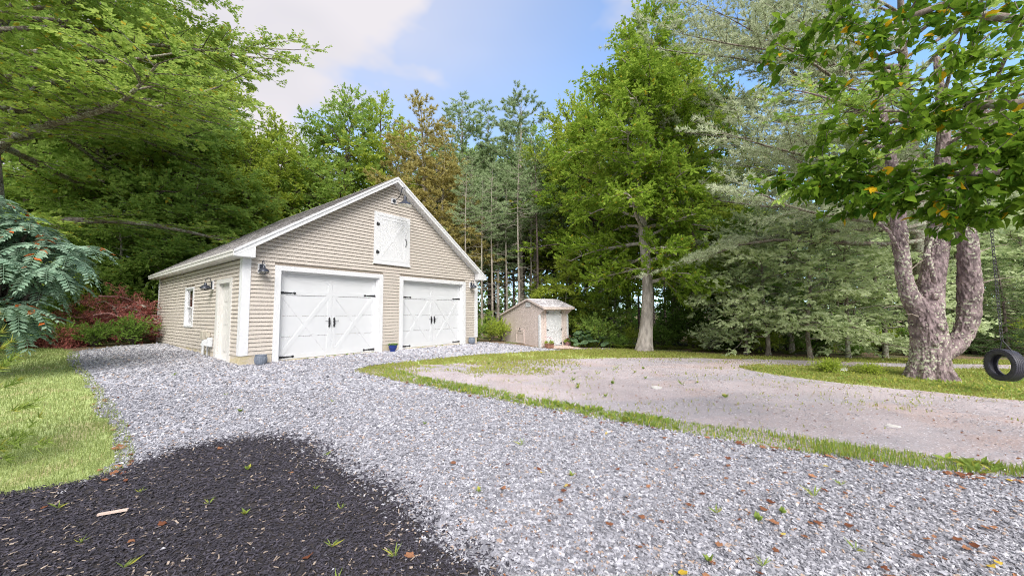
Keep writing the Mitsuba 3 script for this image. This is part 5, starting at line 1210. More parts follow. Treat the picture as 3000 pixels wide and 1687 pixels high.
OV_V, OV_F = ovate()
def frame(A, N):
    A = nrm(A); S = nrm(np.cross(N, A)); U = np.cross(A, S)
    return np.stack([A, S, U], -1)


LM_ = 1.1
lobes = [((3.55, 3.4, 2.32), (0.55, 0.45, 0.16), 26), ((4.05, 3.1, 2.2), (0.5, 0.45, 0.2), 24), ((4.4, 3.0, 2.6), (0.5, 0.5, 0.3), 24), ((3.25, 3.5, 2.5), (0.4, 0.4, 0.15), 16), ((3.12, 3.5, 4.0), (0.55, 0.7, 0.45), 26), ((3.46, 3.2, 3.58), (0.5, 0.7, 0.4), 26), ((3.9, 3.1, 3.36), (0.5, 0.8, 0.45), 28), ((4.2, 2.9, 3.0), (0.45, 0.7, 0.45), 24), ((3.38, 3.5, 3.06), (0.5, 0.7, 0.35), 26), ((3.75, 3.25, 2.85), (0.5, 0.7, 0.35), 26),
         ((4.05, 3.0, 2.5), (0.45, 0.6, 0.3), 22), ((3.2, 3.7, 2.62), (0.42, 0.5, 0.2), 18), ((3.62, 3.5, 2.46), (0.4, 0.5, 0.2), 16), ((3.95, 3.25, 2.24), (0.35, 0.4, 0.13), 9), ((2.95, 3.75, 2.58), (0.22, 0.3, 0.12), 8), ((4.4, 3.3, 2.12), (0.35, 0.5, 0.14), 12), ((3.5, 3.6, 2.22), (0.45, 0.4, 0.12), 14), ((4.05, 3.3, 2.02), (0.35, 0.4, 0.1), 9), ((2.78, 3.8, 2.62), (0.2, 0.3, 0.1), 6), ((4.8, 3.2, 3.2), (0.6, 0.9, 0.8), 26), ((4.6, 3.4, 4.3), (0.8, 0.9, 0.6), 26), ((3.9, 3.6, 4.5), (0.7, 0.8, 0.4), 20), ((5.6, 3.0, 3.6), (0.8, 1.2, 0.9), 24)]
root = np.array([6.6, 2.6, 1.9])
nodes = [(root, 0.10)]; edges = []
spine = [((5.9, 2.8, 2.5), 0.075), ((5.2, 3.0, 2.9), 0.06), ((4.6, 3.15, 3.05), 0.045), ((4.1, 3.25, 3.1), 0.034), ((5.0, 3.1, 3.7), 0.045), ((4.4, 3.3, 4.0), 0.034), ((3.8, 3.4, 4.05), 0.026), ((4.7, 3.2, 2.55), 0.035), ((4.2, 3.3, 2.45), 0.026), ((3.7, 3.5, 2.62), 0.018)]
par = [0, 1, 2, 3, 2, 5, 6, 2, 8, 9]
NP = [root] + [np.array(p) for p, _ in spine]; NR = [0.10] + [r for _, r in spine]
wood = [tube([(6.9, 2.4, -0.5), (6.85, 2.45, 0.6), (6.75, 2.5, 1.3), root], [0.17, 0.14, 0.13, 0.11], 10)]
def bow(a, b, k=0.06):
    m = (a + b) / 2 + rnga.normal(0, k, 3) * np.linalg.norm(b - a); return np.stack([a, a * 0.5 + m * 0.5, m, b * 0.5 + m * 0.5, b])
for i, p_ in enumerate(par):
    wood.append(tube(bow(NP[p_], NP[i + 1]), np.linspace(NR[p_] if p_ else 0.1, NR[i + 1], 5), 7, cap=False))
targets = []
for c_, r_, n_ in lobes:
    n_ = int(n_ * LM_); w = rnga.normal(size=(n_, 3)); w = nrm(w) * rnga.random((n_, 1)) ** 0.36
    targets += list(np.array(c_) + w * np.array(r_))
targets.sort(key=lambda p: np.linalg.norm(p - root))
TP, TD = [], []
for t_ in targets:
    arr = np.array(NP); dist = np.linalg.norm(arr - t_, axis=1) + 0.35 * np.maximum(0, np.linalg.norm(arr - root, axis=1) - np.linalg.norm(t_ - root))
    k_ = int(np.argmin(dist)); pts = bow(arr[k_], t_, 0.05); r0 = min(NR[k_] * 0.75, 0.012)
    wood.append(tube(pts, np.linspace(r0, 0.0032, 5), 5, cap=False)); NP.append(t_); NR.append(max(r0 * 0.7, 0.004))
    TP.append(pts); TD.append(nrm(pts[-1] - pts[-3]))
appl = thing('apple_tree', 'near leafy apple tree with broad leaves and some yellow ones overhanging from the upper right', 'tree')
part(appl, 'branches', cat(wood), 'mat_bark_limb', smooth=True)
LP, LA, LN, LS_ = [], [], [], []
for pts, d_ in zip(TP, TD):
    m_ = rnga.integers(9, 15)
    for q in np.r_[rnga.uniform(0.15, 1.0, m_ - 2), 1.0, 1.0]:
        k_ = min(int(q * 4), 3); w = q * 4 - k_; p_ = pts[k_] * (1 - w) + pts[k_ + 1] * w
        a_ = nrm(rot_z(d_, rnga.normal(0, 0.95)) * 0.9 + rnga.normal(0, 0.35, 3) + np.array([0, 0, -0.30])); LP.append(p_ + rnga.normal(0, 0.025, 3)); LA.append(a_); LN.append(nrm(rnga.normal(0, 0.42, 3) + [0, 0, 1])); LS_.append(rnga.uniform(0.06, 0.108))
LP, LA, LN, LS_ = np.array(LP), np.array(LA), np.array(LN), np.array(LS_)
order = np.argsort(np.linalg.norm(LP - EYE, axis=1))
LUV = rnga.random((len(LP), 2))
vis = [i for i in order if LP[i, 0] < 1.42 * LP[i, 1] and LP[i, 1] > 1.5][:300]
rest = np.setdiff1d(np.arange(len(LP)), vis)
FR = frame(LA, LN)
LW = np.c_[np.ones(len(LP)), rnga.uniform(0.72, 1.25, len(LP)), rnga.uniform(0.3, 2.2, len(LP))]
def leaf_v(i): return OV_V * LW[i] * LS_[i] @ FR[i].T + LP[i]
for i in vis: part(appl, 'leaf', (leaf_v(i), OV_F), 'mat_leaf_apple', smooth=True, uv=np.tile(LUV[i], (len(OV_V), 1)))
part(appl, 'foliage', (np.vstack([leaf_v(i) for i in rest]), (OV_F[None] + len(OV_V) * np.arange(len(rest))[:, None, None]).reshape(-1, 3)), 'mat_leaf_apple', smooth=True, uv=np.repeat(LUV[rest], len(OV_V), 0), kind='stuff', label='the many further apple leaves')

# ------------------------------------------------------------------ sumac at the left edge: long feather leaves of many leaflets
rngm = np.random.default_rng(9)
def feather(seed):
    r = np.random.default_rng(seed); n = 12; items = []; s = np.linspace(0, 1, 9)
    ax_ = np.stack([s * 0.62, 0 * s, 0.10 * np.sin(s * 2.2) - 0.30 * s ** 2], 1)
    for j in range(n):
        q = 0.16 + 0.80 * j / (n - 1); k_ = min(int(q * 8), 7); w = q * 8 - k_; p_ = ax_[k_] * (1 - w) + ax_[k_ + 1] * w
        for sd in (-1, 1):
            a_ = np.array([[0.45 + r.normal(0, .06), sd * 1.0, -0.42 + r.normal(0, .12)]]); v, f, uv = leaf_quads(p_[None], a_, np.array([[0.15, 0, 1.0]]) + r.normal(0, 0.12, (1, 3)), (0.155 - 0.075 * abs(q - 0.45) * 1.5) * r.uniform(1.1, 1.35), 0.46, 0.06, uv=np.array([[r.random(), r.random() * 0.9]])); items.append((v, f, uv))
    v, f, uv = leaf_quads(ax_[-1][None], np.array([[1.0, 0, -0.6]]), np.array([[0.3, 0, 1.0]]), 0.12, 0.3, 0.05, uv=np.array([[0.5, 0.2]])); items.append((v, f, uv))
    tb = tube(ax_, np.linspace(0.006, 0.002, 9), 4); items.append((tb[0], tb[1], np.full((len(tb[0]), 2), 0.4)))
    return catuv(items)


FE = [feather(i) for i in range(4)]
FE_red = []
for v, f, uv in FE:
    u2 = uv.copy(); u2[:, 1] = np.where(np.arange(len(u2)) // 4 % 5 == 0, 0.99, 0.3); FE_red.append((v, f, u2))
fep = [mikit.ply((v, f), 'mat_leaf_sumac', uv=uv) for v, f, uv in FE] + [mikit.ply((v, f), 'mat_leaf_sumac', uv=uv) for v, f, uv in FE_red]
sum_ = thing('sumac', 'blue green sumac with drooping feather leaves, some orange, at the left edge', 'tree')
heads = []; wood = []
base_ = np.array([-10.9, 7.6, float(gz(-10.9, 7.6))])
for j in range(64):
    c_ = np.array([(-9.95, 7.4, 3.35), (-9.15, 7.3, 3.0), (-8.75, 7.2, 2.55), (-8.55, 7.2, 2.05), (-9.3, 7.0, 2.35), (-9.7, 7.0, 1.7), (-10.4, 7.3, 2.7), (-10.2, 6.9, 2.1), (-9.0, 7.3, 1.55), (-9.5, 7.2, 1.2)][j % 10]) + rngm.normal(0, 0.28, 3) * [1, 1.2, 0.8] + [-0.72, 0, 0]
    m_ = (base_ + c_) / 2 + np.array([0.1, 0.0, 0.45]) + rngm.normal(0, 0.1, 3); q = np.linspace(0, 1, 7)[:, None]
    pts = base_ * (1 - q) ** 2 + 2 * m_ * q * (1 - q) + c_ * q ** 2
    wood.append(tube(pts, np.linspace(0.05, 0.012, 7), 6, cap=False)); heads.append(c_)
part(sum_, 'stems', cat(wood), 'mat_bark_dark', smooth=True)
cnt = 0
for j, c_ in enumerate(heads):
    for i in range(8):
        a_ = i * 0.785 + rngm.normal(0, 0.25); el = rngm.uniform(-0.25, 0.7); s_ = rngm.uniform(0.8, 1.1)
        d_ = {**fep[(rngm.integers(0, 4)) + (4 if rngm.random() < 0.08 else 0)]}
        part(sum_, 'leaf', d_, None, T().translate(list(map(float, c_))).rotate([0, 0, 1], math.degrees(a_)).rotate([0, 1, 0], math.degrees(el)).scale(s_))
# hanging leaves of a tree just left of the viewpoint
nl = thing('overhanging_branch', 'long green leaves hanging on a drooping twig into the top left corner', 'branch')
bp = [(-4.4, 1.6, 3.9), (-3.6, 1.8, 3.5), (-3.1, 1.9, 3.22), (-2.86, 1.95, 3.08)]
part(nl, 'branch', tube(bp, [0.03, 0.02, 0.012, 0.006], 6), 'mat_bark_limb', smooth=True)
for j in range(13):
    q = rngm.uniform(0.35, 1.0) * 3; k_ = min(int(q), 2); p_ = np.array(bp[k_]) * (1 - q + k_) + np.array(bp[k_ + 1]) * (q - k_)
    Fm = frame(nrm(np.array([rngm.uniform(-0.2, 0.5), rngm.uniform(-0.3, 0.3), -1.0])), nrm(rngm.normal(0, 1, 3) + [0.4, -0.6, 0])); s_ = rngm.uniform(0.13, 0.2)
    vv = OV_V * [s_, s_ * 0.55, s_ * 0.6]
    part(nl, 'leaf', (vv @ Fm.T + p_, OV_F), 'mat_leaf_sumac' if j % 2 else 'mat_leaf_mid', smooth=True, uv=np.tile([[rngm.random(), 0.3]], (len(OV_V), 1)))

# ------------------------------------------------------------------ undergrowth
def bush_mesh(seed, r, h, n, leaf, wood=True):
    rng = np.random.default_rng(seed); its, tb = [], []
    for j in range(n):
        a = rng.random() * 6.28; L_ = h * rng.uniform(0.55, 1.05); sp_ = rng.uniform(0.1, 1.0) * r
        q = np.linspace(0, 1, 5)[:, None]; e = np.array([sp_ * math.cos(a), sp_ * math.sin(a), L_ * (1 - 0.35 * (sp_ / r) ** 2)]); pts = q * e + np.sin(q * 3.1) * np.array([0, 0, 0.1 * h]) * (sp_ / r)
        tb.append(tube(pts, np.linspace(0.008, 0.002, 5), 3, cap=False))
        m = 4; tq = rng.uniform(0.25, 1, m); O_ = pts[0] + (e - pts[0]) * tq[:, None] + np.sin(tq * 3.1)[:, None] * np.array([0, 0, 0.1 * h]) * (sp_ / r)
        D_ = nrm(rng.normal(0, 0.7, (m, 3)) + e / np.linalg.norm(e)); its.append(twigs_to_leaves(rng, O_, D_, np.full(m, 0.22 * min(1.6, r + 0.4)), 7, leaf, jit=0.6))
    return cat(tb), catuv(its)


def plyb(b, wm, lm): return {'wood': mikit.ply(b[0], wm), 'crown': mikit.ply((b[1][0], b[1][1]), lm, uv=b[1][2])}
B = {'bush': plyb(bush_mesh(1, 0.9, 1.2, 90, 0.10), 'mat_bark_dark', 'mat_leaf_mid'), 'low': plyb(bush_mesh(2, 0.8, 0.6, 90, 0.08), 'mat_bark_dark', 'mat_leaf_mid'), 'tall': plyb(bush_mesh(3, 0.7, 1.6, 80, 0.10), 'mat_bark_dark', 'mat_leaf_mid')}
def bush(kind, label, x, y, s=1.0, leaf='mat_leaf_mid', group=None, name='shrub', cat_='shrub', sz=None):
    k = thing(name, label, cat_, group); Mx = place(x, y, float(gz(x, y)) - 0.02, rngm.random() * 6.28, s, sz)
    part(k, 'stems', B[kind]['wood'], None, Mx); part(k, 'foliage', B[kind]['crown'], leaf, Mx)


GU, LU = 'low shrubs along the right forest edge', 'low leafy shrub in the shaded undergrowth along the right forest edge'
for i in range(44):
    px = 1480 + i * 33 + rngm.uniform(-14, 14); d = (17.9 if px < 1700 else 16.4 if px < 1900 else 15.3) + rngm.uniform(0.2, 3.0)
    wh = 'between shed and maple' if px < 1640 else 'right of the maple trunk' if px < 1960 else 'under the pale trees' if px < 2250 else 'around the old maple'
    bush(('low', 'bush', 'low', 'tall')[i % 4], 'low leafy shrub of the forest edge ' + wh, right_of(px, d), d, rngm.uniform(0.7, 1.25), ('mat_leaf_dark', 'mat_leaf_mid', 'mat_leaf_dark', 'mat_leaf_bright', 'mat_leaf_pale')[i % 5], 'forest edge shrubs ' + wh)
for lb, x, y, kd, s_, lf in (('yellow green goldenrod clump in the gap between garage and shed', -1.1, 19.4, 'tall', 0.75, 'mat_leaf_bright'), ('second goldenrod clump nearest the left shed corner', -0.6, 20.0, 'tall', 0.8, 'mat_leaf_bright'), ('dense weeds close behind the right garage corner', -1.9, 19.2, 'bush', 0.9, 'mat_leaf_mid'),
                             ('tall green shrub directly behind the shed', 1.6, 22.2, 'tall', 1.3, 'mat_leaf_mid'), ('leafy shrub right behind the shed door side', 4.2, 21.6, 'tall', 1.5, 'mat_leaf_mid'), ('bushy shrub between shed and rhubarb clump', 3.9, 20.2, 'bush', 1.3, 'mat_leaf_mid'), ('shrub left of the white slatted fence', 5.0, 20.8, 'bush', 1.1, 'mat_leaf_dark'),
                             ('small yellow green weed clump left of the old maple base', 8.55, 10.15, 'low', 0.55, 'mat_leaf_bright'), ('low weeds close beside the old maple roots', 9.35, 9.9, 'low', 0.45, 'mat_leaf_bright'),
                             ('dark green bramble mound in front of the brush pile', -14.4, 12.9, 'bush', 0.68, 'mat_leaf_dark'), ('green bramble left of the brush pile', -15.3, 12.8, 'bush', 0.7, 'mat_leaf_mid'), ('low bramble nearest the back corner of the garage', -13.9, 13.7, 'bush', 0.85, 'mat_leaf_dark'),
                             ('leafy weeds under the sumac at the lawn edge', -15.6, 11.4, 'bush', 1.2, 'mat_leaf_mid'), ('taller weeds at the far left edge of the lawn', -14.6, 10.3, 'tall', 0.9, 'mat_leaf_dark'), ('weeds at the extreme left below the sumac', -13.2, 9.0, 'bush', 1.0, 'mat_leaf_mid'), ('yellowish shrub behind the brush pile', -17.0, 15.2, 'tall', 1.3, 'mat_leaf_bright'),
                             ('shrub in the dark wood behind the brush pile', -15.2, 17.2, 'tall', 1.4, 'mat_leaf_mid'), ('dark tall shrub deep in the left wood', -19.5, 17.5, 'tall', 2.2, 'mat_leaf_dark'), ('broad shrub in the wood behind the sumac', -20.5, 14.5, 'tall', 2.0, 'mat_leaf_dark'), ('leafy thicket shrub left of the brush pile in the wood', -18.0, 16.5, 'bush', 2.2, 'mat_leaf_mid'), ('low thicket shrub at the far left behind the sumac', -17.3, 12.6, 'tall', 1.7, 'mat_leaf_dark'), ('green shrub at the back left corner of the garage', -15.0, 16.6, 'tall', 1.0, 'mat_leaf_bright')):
    bush(kd, lb, x, y, s_, lf)


# ferns along the forest edge
def fern_mesh(seed):
    r = np.random.default_rng(seed); items = []
    for i in range(8):
        a = i * 0.785 + r.normal(0, 0.2); s = np.linspace(0, 1, 12); L_ = r.uniform(0.5, 0.75); h = np.array([math.cos(a), math.sin(a), 0])
        P = h * (L_ * 0.8 * s)[:, None] + UPV * (L_ * (0.95 * s - 0.75 * s ** 2))[:, None]; sd = np.array([-h[1], h[0], 0])
        for sg in (-1, 1): items.append(leaf_quads(P[1:], np.tile(sd * sg + 0.35 * h - [0, 0, 0.15], (11, 1)), np.tile(UPV, (11, 1)) + r.normal(0, .1, (11, 3)), 0.20 * (1 - s[1:]) ** 0.7 + 0.02, 0.34, 0.02, rng=r))
    return [catuv(items[i:i + 2]) for i in range(0, len(items), 2)]


FERN = [mikit.ply((a_, b_), 'mat_fern', uv=c_) for a_, b_, c_ in fern_mesh(4)]
for i in range(16):
    px = [1590, 1612, 1640, 1665, 1690, 1715, 1745, 1775, 1800, 1830, 1905, 1980, 2060, 2140, 2210, 1560][i]; d = (17.6 if px < 1730 else 16.5 if px < 1850 else 15.2) + rngm.uniform(0, 0.8)
    k = thing('fern', 'light green fern at the edge of the lawn before the dark wood', 'fern', 'ferns along the forest edge')
    Mx = place(right_of(px, d), d, float(gz(right_of(px, d), d)) - 0.02, rngm.random() * 6, rngm.uniform(0.8, 1.3))
    for fr_ in FERN: part(k, 'frond', {**fr_}, None, Mx)

# rhubarb clump by the shed: big leaves, each its own
rh = thing('rhubarb_clump', 'big leaved grey green rhubarb clump right of the shed flower pot', 'plant')
rngr = np.random.default_rng(15)
an = np.linspace(0, 2 * np.pi, 15)[:-1]; rr = 0.5 + 0.07 * np.sin(an * 5); rv = np.c_[np.vstack([[0, 0], np.stack([rr * np.cos(an) * 1.1, rr * np.sin(an)], 1)]), np.r_[-0.06, 0.07 * np.sin(an * 4)]]
rf = np.array([[0, i + 1, (i + 1) % 14 + 1] for i in range(14)])
stalks = []
for j in range(64):
    a = rngr.random() * 6.28; q = math.sqrt(rngr.random()); c_ = np.array([right_of(1480, 19.0) + q * 1.25 * math.cos(a), 19.0 + q * 0.8 * math.sin(a), 0]); c_[2] = float(gz(c_[0], c_[1])) + (0.75 - 0.5 * q ** 2) * rngr.uniform(0.6, 1.1)
    Fm = frame(np.array([math.cos(a), math.sin(a), -0.25]) + rngr.normal(0, 0.3, 3), UPV + rngr.normal(0, 0.35, 3)); s_ = rngr.uniform(0.26, 0.46)
    part(rh, 'leaf', (rv * s_ @ Fm.T + c_, rf), 'mat_rhubarb', smooth=True, uv=np.tile([[rngr.random(), 0.3]], (15, 1)))
    b_ = np.array([right_of(1480, 19.0) + q * 0.7 * math.cos(a), 19.0 + q * 0.4 * math.sin(a), 0.0]); b_[2] = float(gz(b_[0], b_[1])) - 0.02; stalks.append(tube([b_, b_ * 0.4 + c_ * 0.6 - [0, 0, 0.05], c_], 0.012, 4))
part(rh, 'stalks', cat(stalks), 'mat_leaf_bright', kind='stuff', label='stalks of the clump')

# brush pile with dead red brown needles
bpile = thing('brush_pile', 'heap of dead branches with rusty red needles behind the lawn left of the garage', 'brush pile')
rngz = np.random.default_rng(71)
nq = []
for j in range(70):
    cx, cy = rngz.uniform(-17.2, -14.0), rngz.uniform(13.9, 15.4); g0 = float(gz(cx, cy)); a = rngz.normal(0.1, 0.7) + (math.pi if rngz.random() < .5 else 0); L_ = rngz.uniform(0.8, 2.0)
    top = 1.15 * math.exp(-((cx + 15.9) / 1.4) ** 2) + 0.52; z0 = g0 + rngz.uniform(0.05, top); q = np.linspace(-1, 1, 7)
    pts = np.stack([cx + q * L_ * 0.5 * math.cos(a), cy + q * L_ * 0.5 * math.sin(a), z0 + q * rngz.normal(0, 0.25) + 0.18 * (1 - q ** 2) + rngz.normal(0, 0.03, 7)], 1); pts[:, 2] = np.maximum(pts[:, 2], gz(pts[:, 0], pts[:, 1]) + 0.02)
    part(bpile, 'branch', tube(pts, np.linspace(rngz.uniform(0.018, 0.045), 0.006, 7), 6), 'mat_dead_wood' if rngz.random() < 0.45 else 'mat_red_stem', smooth=True)
    for _ in range(5):
        k_ = rngz.integers(1, 6); d_ = nrm(rngz.normal(0, 1, 3) + [0, 0, 0.4]); l_ = rngz.uniform(0.25, 0.7); nq.append((pts[k_], d_, l_))
part(bpile, 'twigs', cat([tube([p_, p_ + d_ * l_ * .5 + [0, 0, .03], p_ + d_ * l_], [0.009, 0.006, 0.002], 3, cap=False) for p_, d_, l_ in nq]), 'mat_red_stem', kind='stuff', label='tangle of fine dead twigs')
O_ = np.array([p_ + d_ * l_ * rngz.random() for p_, d_, l_ in nq for _ in range(22)]) + rngz.normal(0, 0.05, (len(nq) * 22, 3))
v, f, uv = needles(rngz, O_, rand_dirs(rngz, len(O_), -0.2), 0.12, 3, width=0.022)
part(bpile, 'dead_needles', (v, f), 'mat_needle_red', uv=uv, kind='stuff', label='rusty red dead needles')
# red stems of a dying bush in front
rb_ = thing('red_bush', 'wine red dead bush low at the lawn edge left of the brambles', 'shrub')
for j in range(46):
    x0, y0_ = rngz.uniform(-16.4, -14.9), rngz.uniform(12.5, 13.2); g0 = float(gz(x0, y0_)); q = np.linspace(0, 1, 5); a = rngz.random() * 6.28; L_ = rngz.uniform(0.4, 0.9)
    pts = np.stack([x0 + q * L_ * .6 * math.cos(a), y0_ + q * L_ * .6 * math.sin(a), g0 + L_ * (q - 0.45 * q ** 2)], 1); part(rb_, 'stem', tube(pts, np.linspace(0.012, 0.003, 5), 4), 'mat_red_stem')
O_ = np.stack([rngz.uniform(-16.8, -14.6, 2600), rngz.uniform(12.3, 13.4, 2600), 0 * np.arange(2600)], 1); O_[:, 2] = gz(O_[:, 0], O_[:, 1]) + rngz.random(2600) ** 1.3 * 0.65
v, f, uv = needles(rngz, O_, rand_dirs(rngz, 2600), 0.12, 3, width=0.024)
part(rb_, 'dead_foliage', (v, f), 'mat_needle_red', uv=uv, kind='stuff', label='wine red dried foliage')
# evergreen tip at the left frame edge
ev = thing('arborvitae', 'soft green evergreen tip poking in from the left frame edge over the lawn', 'conifer')
w_, (v, f, uv) = pine(501, 1.25, 0.05, 0.42, lambda t: 1.0 - 0.85 * t, whorl=0.12, nb=6, tr=0.03, length=0.11, per=8, tuft_step=0.05, droop=0.05, el=(0.2, 0.8), dead=0, width=0.012, sec=5.0)
Mx = place(-5.35, 3.5, float(gz(-5.35, 3.5)), 0.4)
part(ev, 'trunk', w_, 'mat_bark_dark', Mx); part(ev, 'foliage', (v, f), 'mat_grass_green', Mx, uv=uv)
for lb, x, y, s_ in (('pale flat stone in the grass left of the old maple', 9.05, 10.5, 0.32), ('pale rock half sunk in the grass near the old maple', 9.5, 10.9, 0.25), ('flat pale stone set in the dirt driveway', 3.0, 7.9, 0.16), ('small white stone lying on the near driveway', 5.2, 5.2, 0.09)):
    rk = rngz.normal(size=(40, 3)); rk = nrm(rk) * [1.0, 0.75, 0.28] * rngz.uniform(0.85, 1.1, (40, 1)) * s_; h_ = ConvexHull(rk); tmr = trimesh.Trimesh(h_.points, h_.simplices); tmr.fix_normals()
    tag(part(None, 'rock', (np.array(tmr.vertices), np.array(tmr.faces)), 'mat_rock', place(x, y, float(gz(x, y)) + 0.01, rngz.random() * 6), smooth=30), lb, 'stone')


# ------------------------------------------------------------------ gravel, mulch, grass and fallen leaves
rngg = np.random.default_rng(404)
def inside(poly, P):
    return shapely.contains_xy(poly, P[:, 0], P[:, 1])


def in_view(P, m=1.5, near=1.2): return (P[:, 1] > near) & (np.abs(P[:, 0]) < P[:, 1] * m + 0.4)


VAR = []
for i in range(10):
    q = nrm(rngg.normal(size=(7, 3))) * [1.05, 0.85, 0.68] * rngg.uniform(0.85, 1.12, (7, 1)); h_ = ConvexHull(q); t_ = trimesh.Trimesh(h_.points[h_.vertices], np.searchsorted(h_.vertices, h_.simplices), process=False); t_.fix_normals(); VAR.append((np.array(t_.vertices), np.array(t_.faces)))


def rand_rot(rng, n, tilt=0.5):
    a = rng.random(n) * 6.283; ax_ = nrm(np.c_[rng.normal(size=(n, 2)), np.zeros(n)]); th_ = rng.normal(0, tilt, n)
    c, s = np.cos(a), np.sin(a); Z = np.zeros((n, 3, 3)); Z[:, 0, 0] = c; Z[:, 0, 1] = -s; Z[:, 1, 0] = s; Z[:, 1, 1] = c; Z[:, 2, 2] = 1
    K_ = np.zeros((n, 3, 3)); K_[:, 0, 2] = ax_[:, 1]; K_[:, 1, 2] = -ax_[:, 0]; K_[:, 2, 0] = -ax_[:, 1]; K_[:, 2, 1] = ax_[:, 0]
    R_ = np.eye(3) + np.sin(th_)[:, None, None] * K_ + (1 - np.cos(th_))[:, None, None] * (K_ @ K_)
    return R_ @ Z


def scatter_mesh(var, P, S, R_, uv, which):
    vs, fs, us, n = [], [], [], 0
    for w, (v, f) in enumerate(var):
        m = which == w
        if not m.any(): continue
        vv = np.einsum('kij,nj->kni', R_[m], v) * S[m][:, None, None] + P[m][:, None]; k = m.sum()
        vs.append(vv.reshape(-1, 3)); fs.append((f[None] + (np.arange(k) * len(v))[:, None, None]).reshape(-1, 3) + n); us.append(np.repeat(uv[m], len(v), 0)); n += k * len(v)
    return np.vstack(vs), np.vstack(fs), np.vstack(us)


soft_edge = gravel_p.buffer(0.05)
cand = []
for d0, d1, dens, s0, s1 in ((1.5, 3.2, 3600, 0.0085, 0.0165), (3.2, 4.6, 2700, 0.010, 0.018), (4.6, 7.0, 1300, 0.013, 0.022), (7.0, 12.0, 300, 0.020, 0.030), (12.0, 20.0, 45, 0.028, 0.042)):
    area = (d1 - d0) * (3.0 * d1); n = int(area * dens); P = np.c_[rngg.uniform(-1.5 * d1, 1.5 * d1, n), rngg.uniform(d0, d1, n)]
    P = P[in_view(P)]; P = P[inside(soft_edge, P)]
    sd_ = shapely.distance(mulch_p.exterior, shapely.points(P)) * np.where(inside(mulch_p, P), 1, -1); P = P[rngg.random(len(P)) > np.clip((sd_ + 0.18) / 0.42, 0, 0.99)]
    cand.append(np.c_[P, rngg.uniform(s0, s1, len(P)) * np.exp(rngg.normal(0, 0.18, len(P)))])
ST = np.vstack(cand); ST = ST[~shapely.contains_xy(shapely.Polygon([g2w(0.0, 0.0), g2w(GW, 0), g2w(GW, GD), g2w(0, GD)]), ST[:, 0], ST[:, 1])]
SP_ = np.c_[ST[:, 0], ST[:, 1], gz(ST[:, 0], ST[:, 1]) + 0.014 + ST[:, 2] * rngg.uniform(-0.1, 0.65, len(ST))]
R_ = rand_rot(rngg, len(ST)); SUV = rngg.random((len(ST), 2)); which = rngg.integers(0, 10, len(ST))
dist = np.hypot(SP_[:, 0], SP_[:, 1]); near_i = np.argsort(np.where((SP_[:, 1] > 2.05) & (np.abs(SP_[:, 0]) < 1.35 * SP_[:, 1]), dist - 60 * (ST[:, 2] > 0.0165), 1e9))[:260]; restm = np.ones(len(ST), bool); restm[near_i] = False
for i in near_i:
    v, f = VAR[which[i]]; part('gravel_yard', 'stone', (v @ R_[i].T * ST[i, 2] + SP_[i], f), 'mat_stone', uv=np.tile(SUV[i], (len(v), 1)))
v, f, uv = scatter_mesh(VAR, SP_[restm], ST[restm, 2], R_[restm], SUV[restm], which[restm])
part('gravel_yard', 'stones', (v, f), 'mat_stone', uv=uv, kind='stuff', label='crushed grey stones')
print('stones', len(ST), len(f))
# small pebbles loose on the drive
n = 30000; P = np.c_[rngg.uniform(-4, 14, n), rngg.uniform(3, 13.5, n)]; P = P[inside(dirt_p, P) & in_view(P)]; P = P[rngg.random(len(P)) < np.clip(5.5 / P[:, 1], 0.15, 1) * np.clip(meshkit.fbm(np.c_[P * 0.7, 0 * P[:, 0]], 3, 2) * 3 - 0.9, 0, 1)]
S_ = rngg.uniform(0.006, 0.017, len(P)); v, f, uv = scatter_mesh(VAR, np.c_[P, gz(P[:, 0], P[:, 1]) + 0.010], S_, rand_rot(rngg, len(P)), rngg.random((len(P), 2)), rngg.integers(0, 10, len(P)))
tag(part(None, 'pebbles', (v, f), 'mat_stone', uv=uv), 'loose pebbles scattered over the dirt driveway', 'pebbles', kind='stuff')
# mulch chips
cv_, cf_ = box(-1, 1, -0.24, 0.24, -0.10, 0.10); cv2 = cv_.copy(); cv2[cv2[:, 0] > 0, 1] *= 0.4; cv3 = cv_ * [0.55, 1.4, 1.2]; CVAR = [(cv_, cf_), (cv2, cf_), (cv3, cf_)]
cand = []
for d0, d1, dens, s0, s1 in ((1.4, 3.0, 5000, 0.007, 0.018), (3.0, 5.2, 2900, 0.010, 0.022)):
    n = int((d1 - d0) * (1.5 * d1 + 0.6) * dens); P = np.c_[rngg.uniform(-1.5 * d1, 0.6, n), rngg.uniform(d0, d1, n)]; P = P[in_view(P)]; sd_ = shapely.distance(mulch_p.exterior, shapely.points(P)) * np.where(inside(mulch_p, P), 1, -1); P = P[(rngg.random(len(P)) < np.clip((sd_ + 0.30) / 0.42, 0, 1) ** 1.5) & ~inside(lawn_p.buffer(-0.05), P)]; cand.append(np.c_[P, rngg.uniform(s0, s1, len(P))])
MC = np.vstack(cand); CP_ = np.c_[MC[:, :2], gz(MC[:, 0], MC[:, 1]) + 0.021 + rngg.random(len(MC)) * 0.016]; R_ = rand_rot(rngg, len(MC), 0.28); CU = rngg.random((len(MC), 2)); which = rngg.integers(0, 3, len(MC))
big_i = np.nonzero((CU[:, 1] > 0.955) & (MC[:, 2] > 0.014) & (CP_[:, 1] > 2.0))[0][:150]; rm = np.ones(len(MC), bool); rm[big_i] = False
for i in big_i: part('mulch_bed', 'chip', (CVAR[which[i]][0] @ R_[i].T * MC[i, 2] + CP_[i] + [0, 0, 0.012], cf_), 'mat_chip', uv=np.tile(CU[i], (8, 1)))
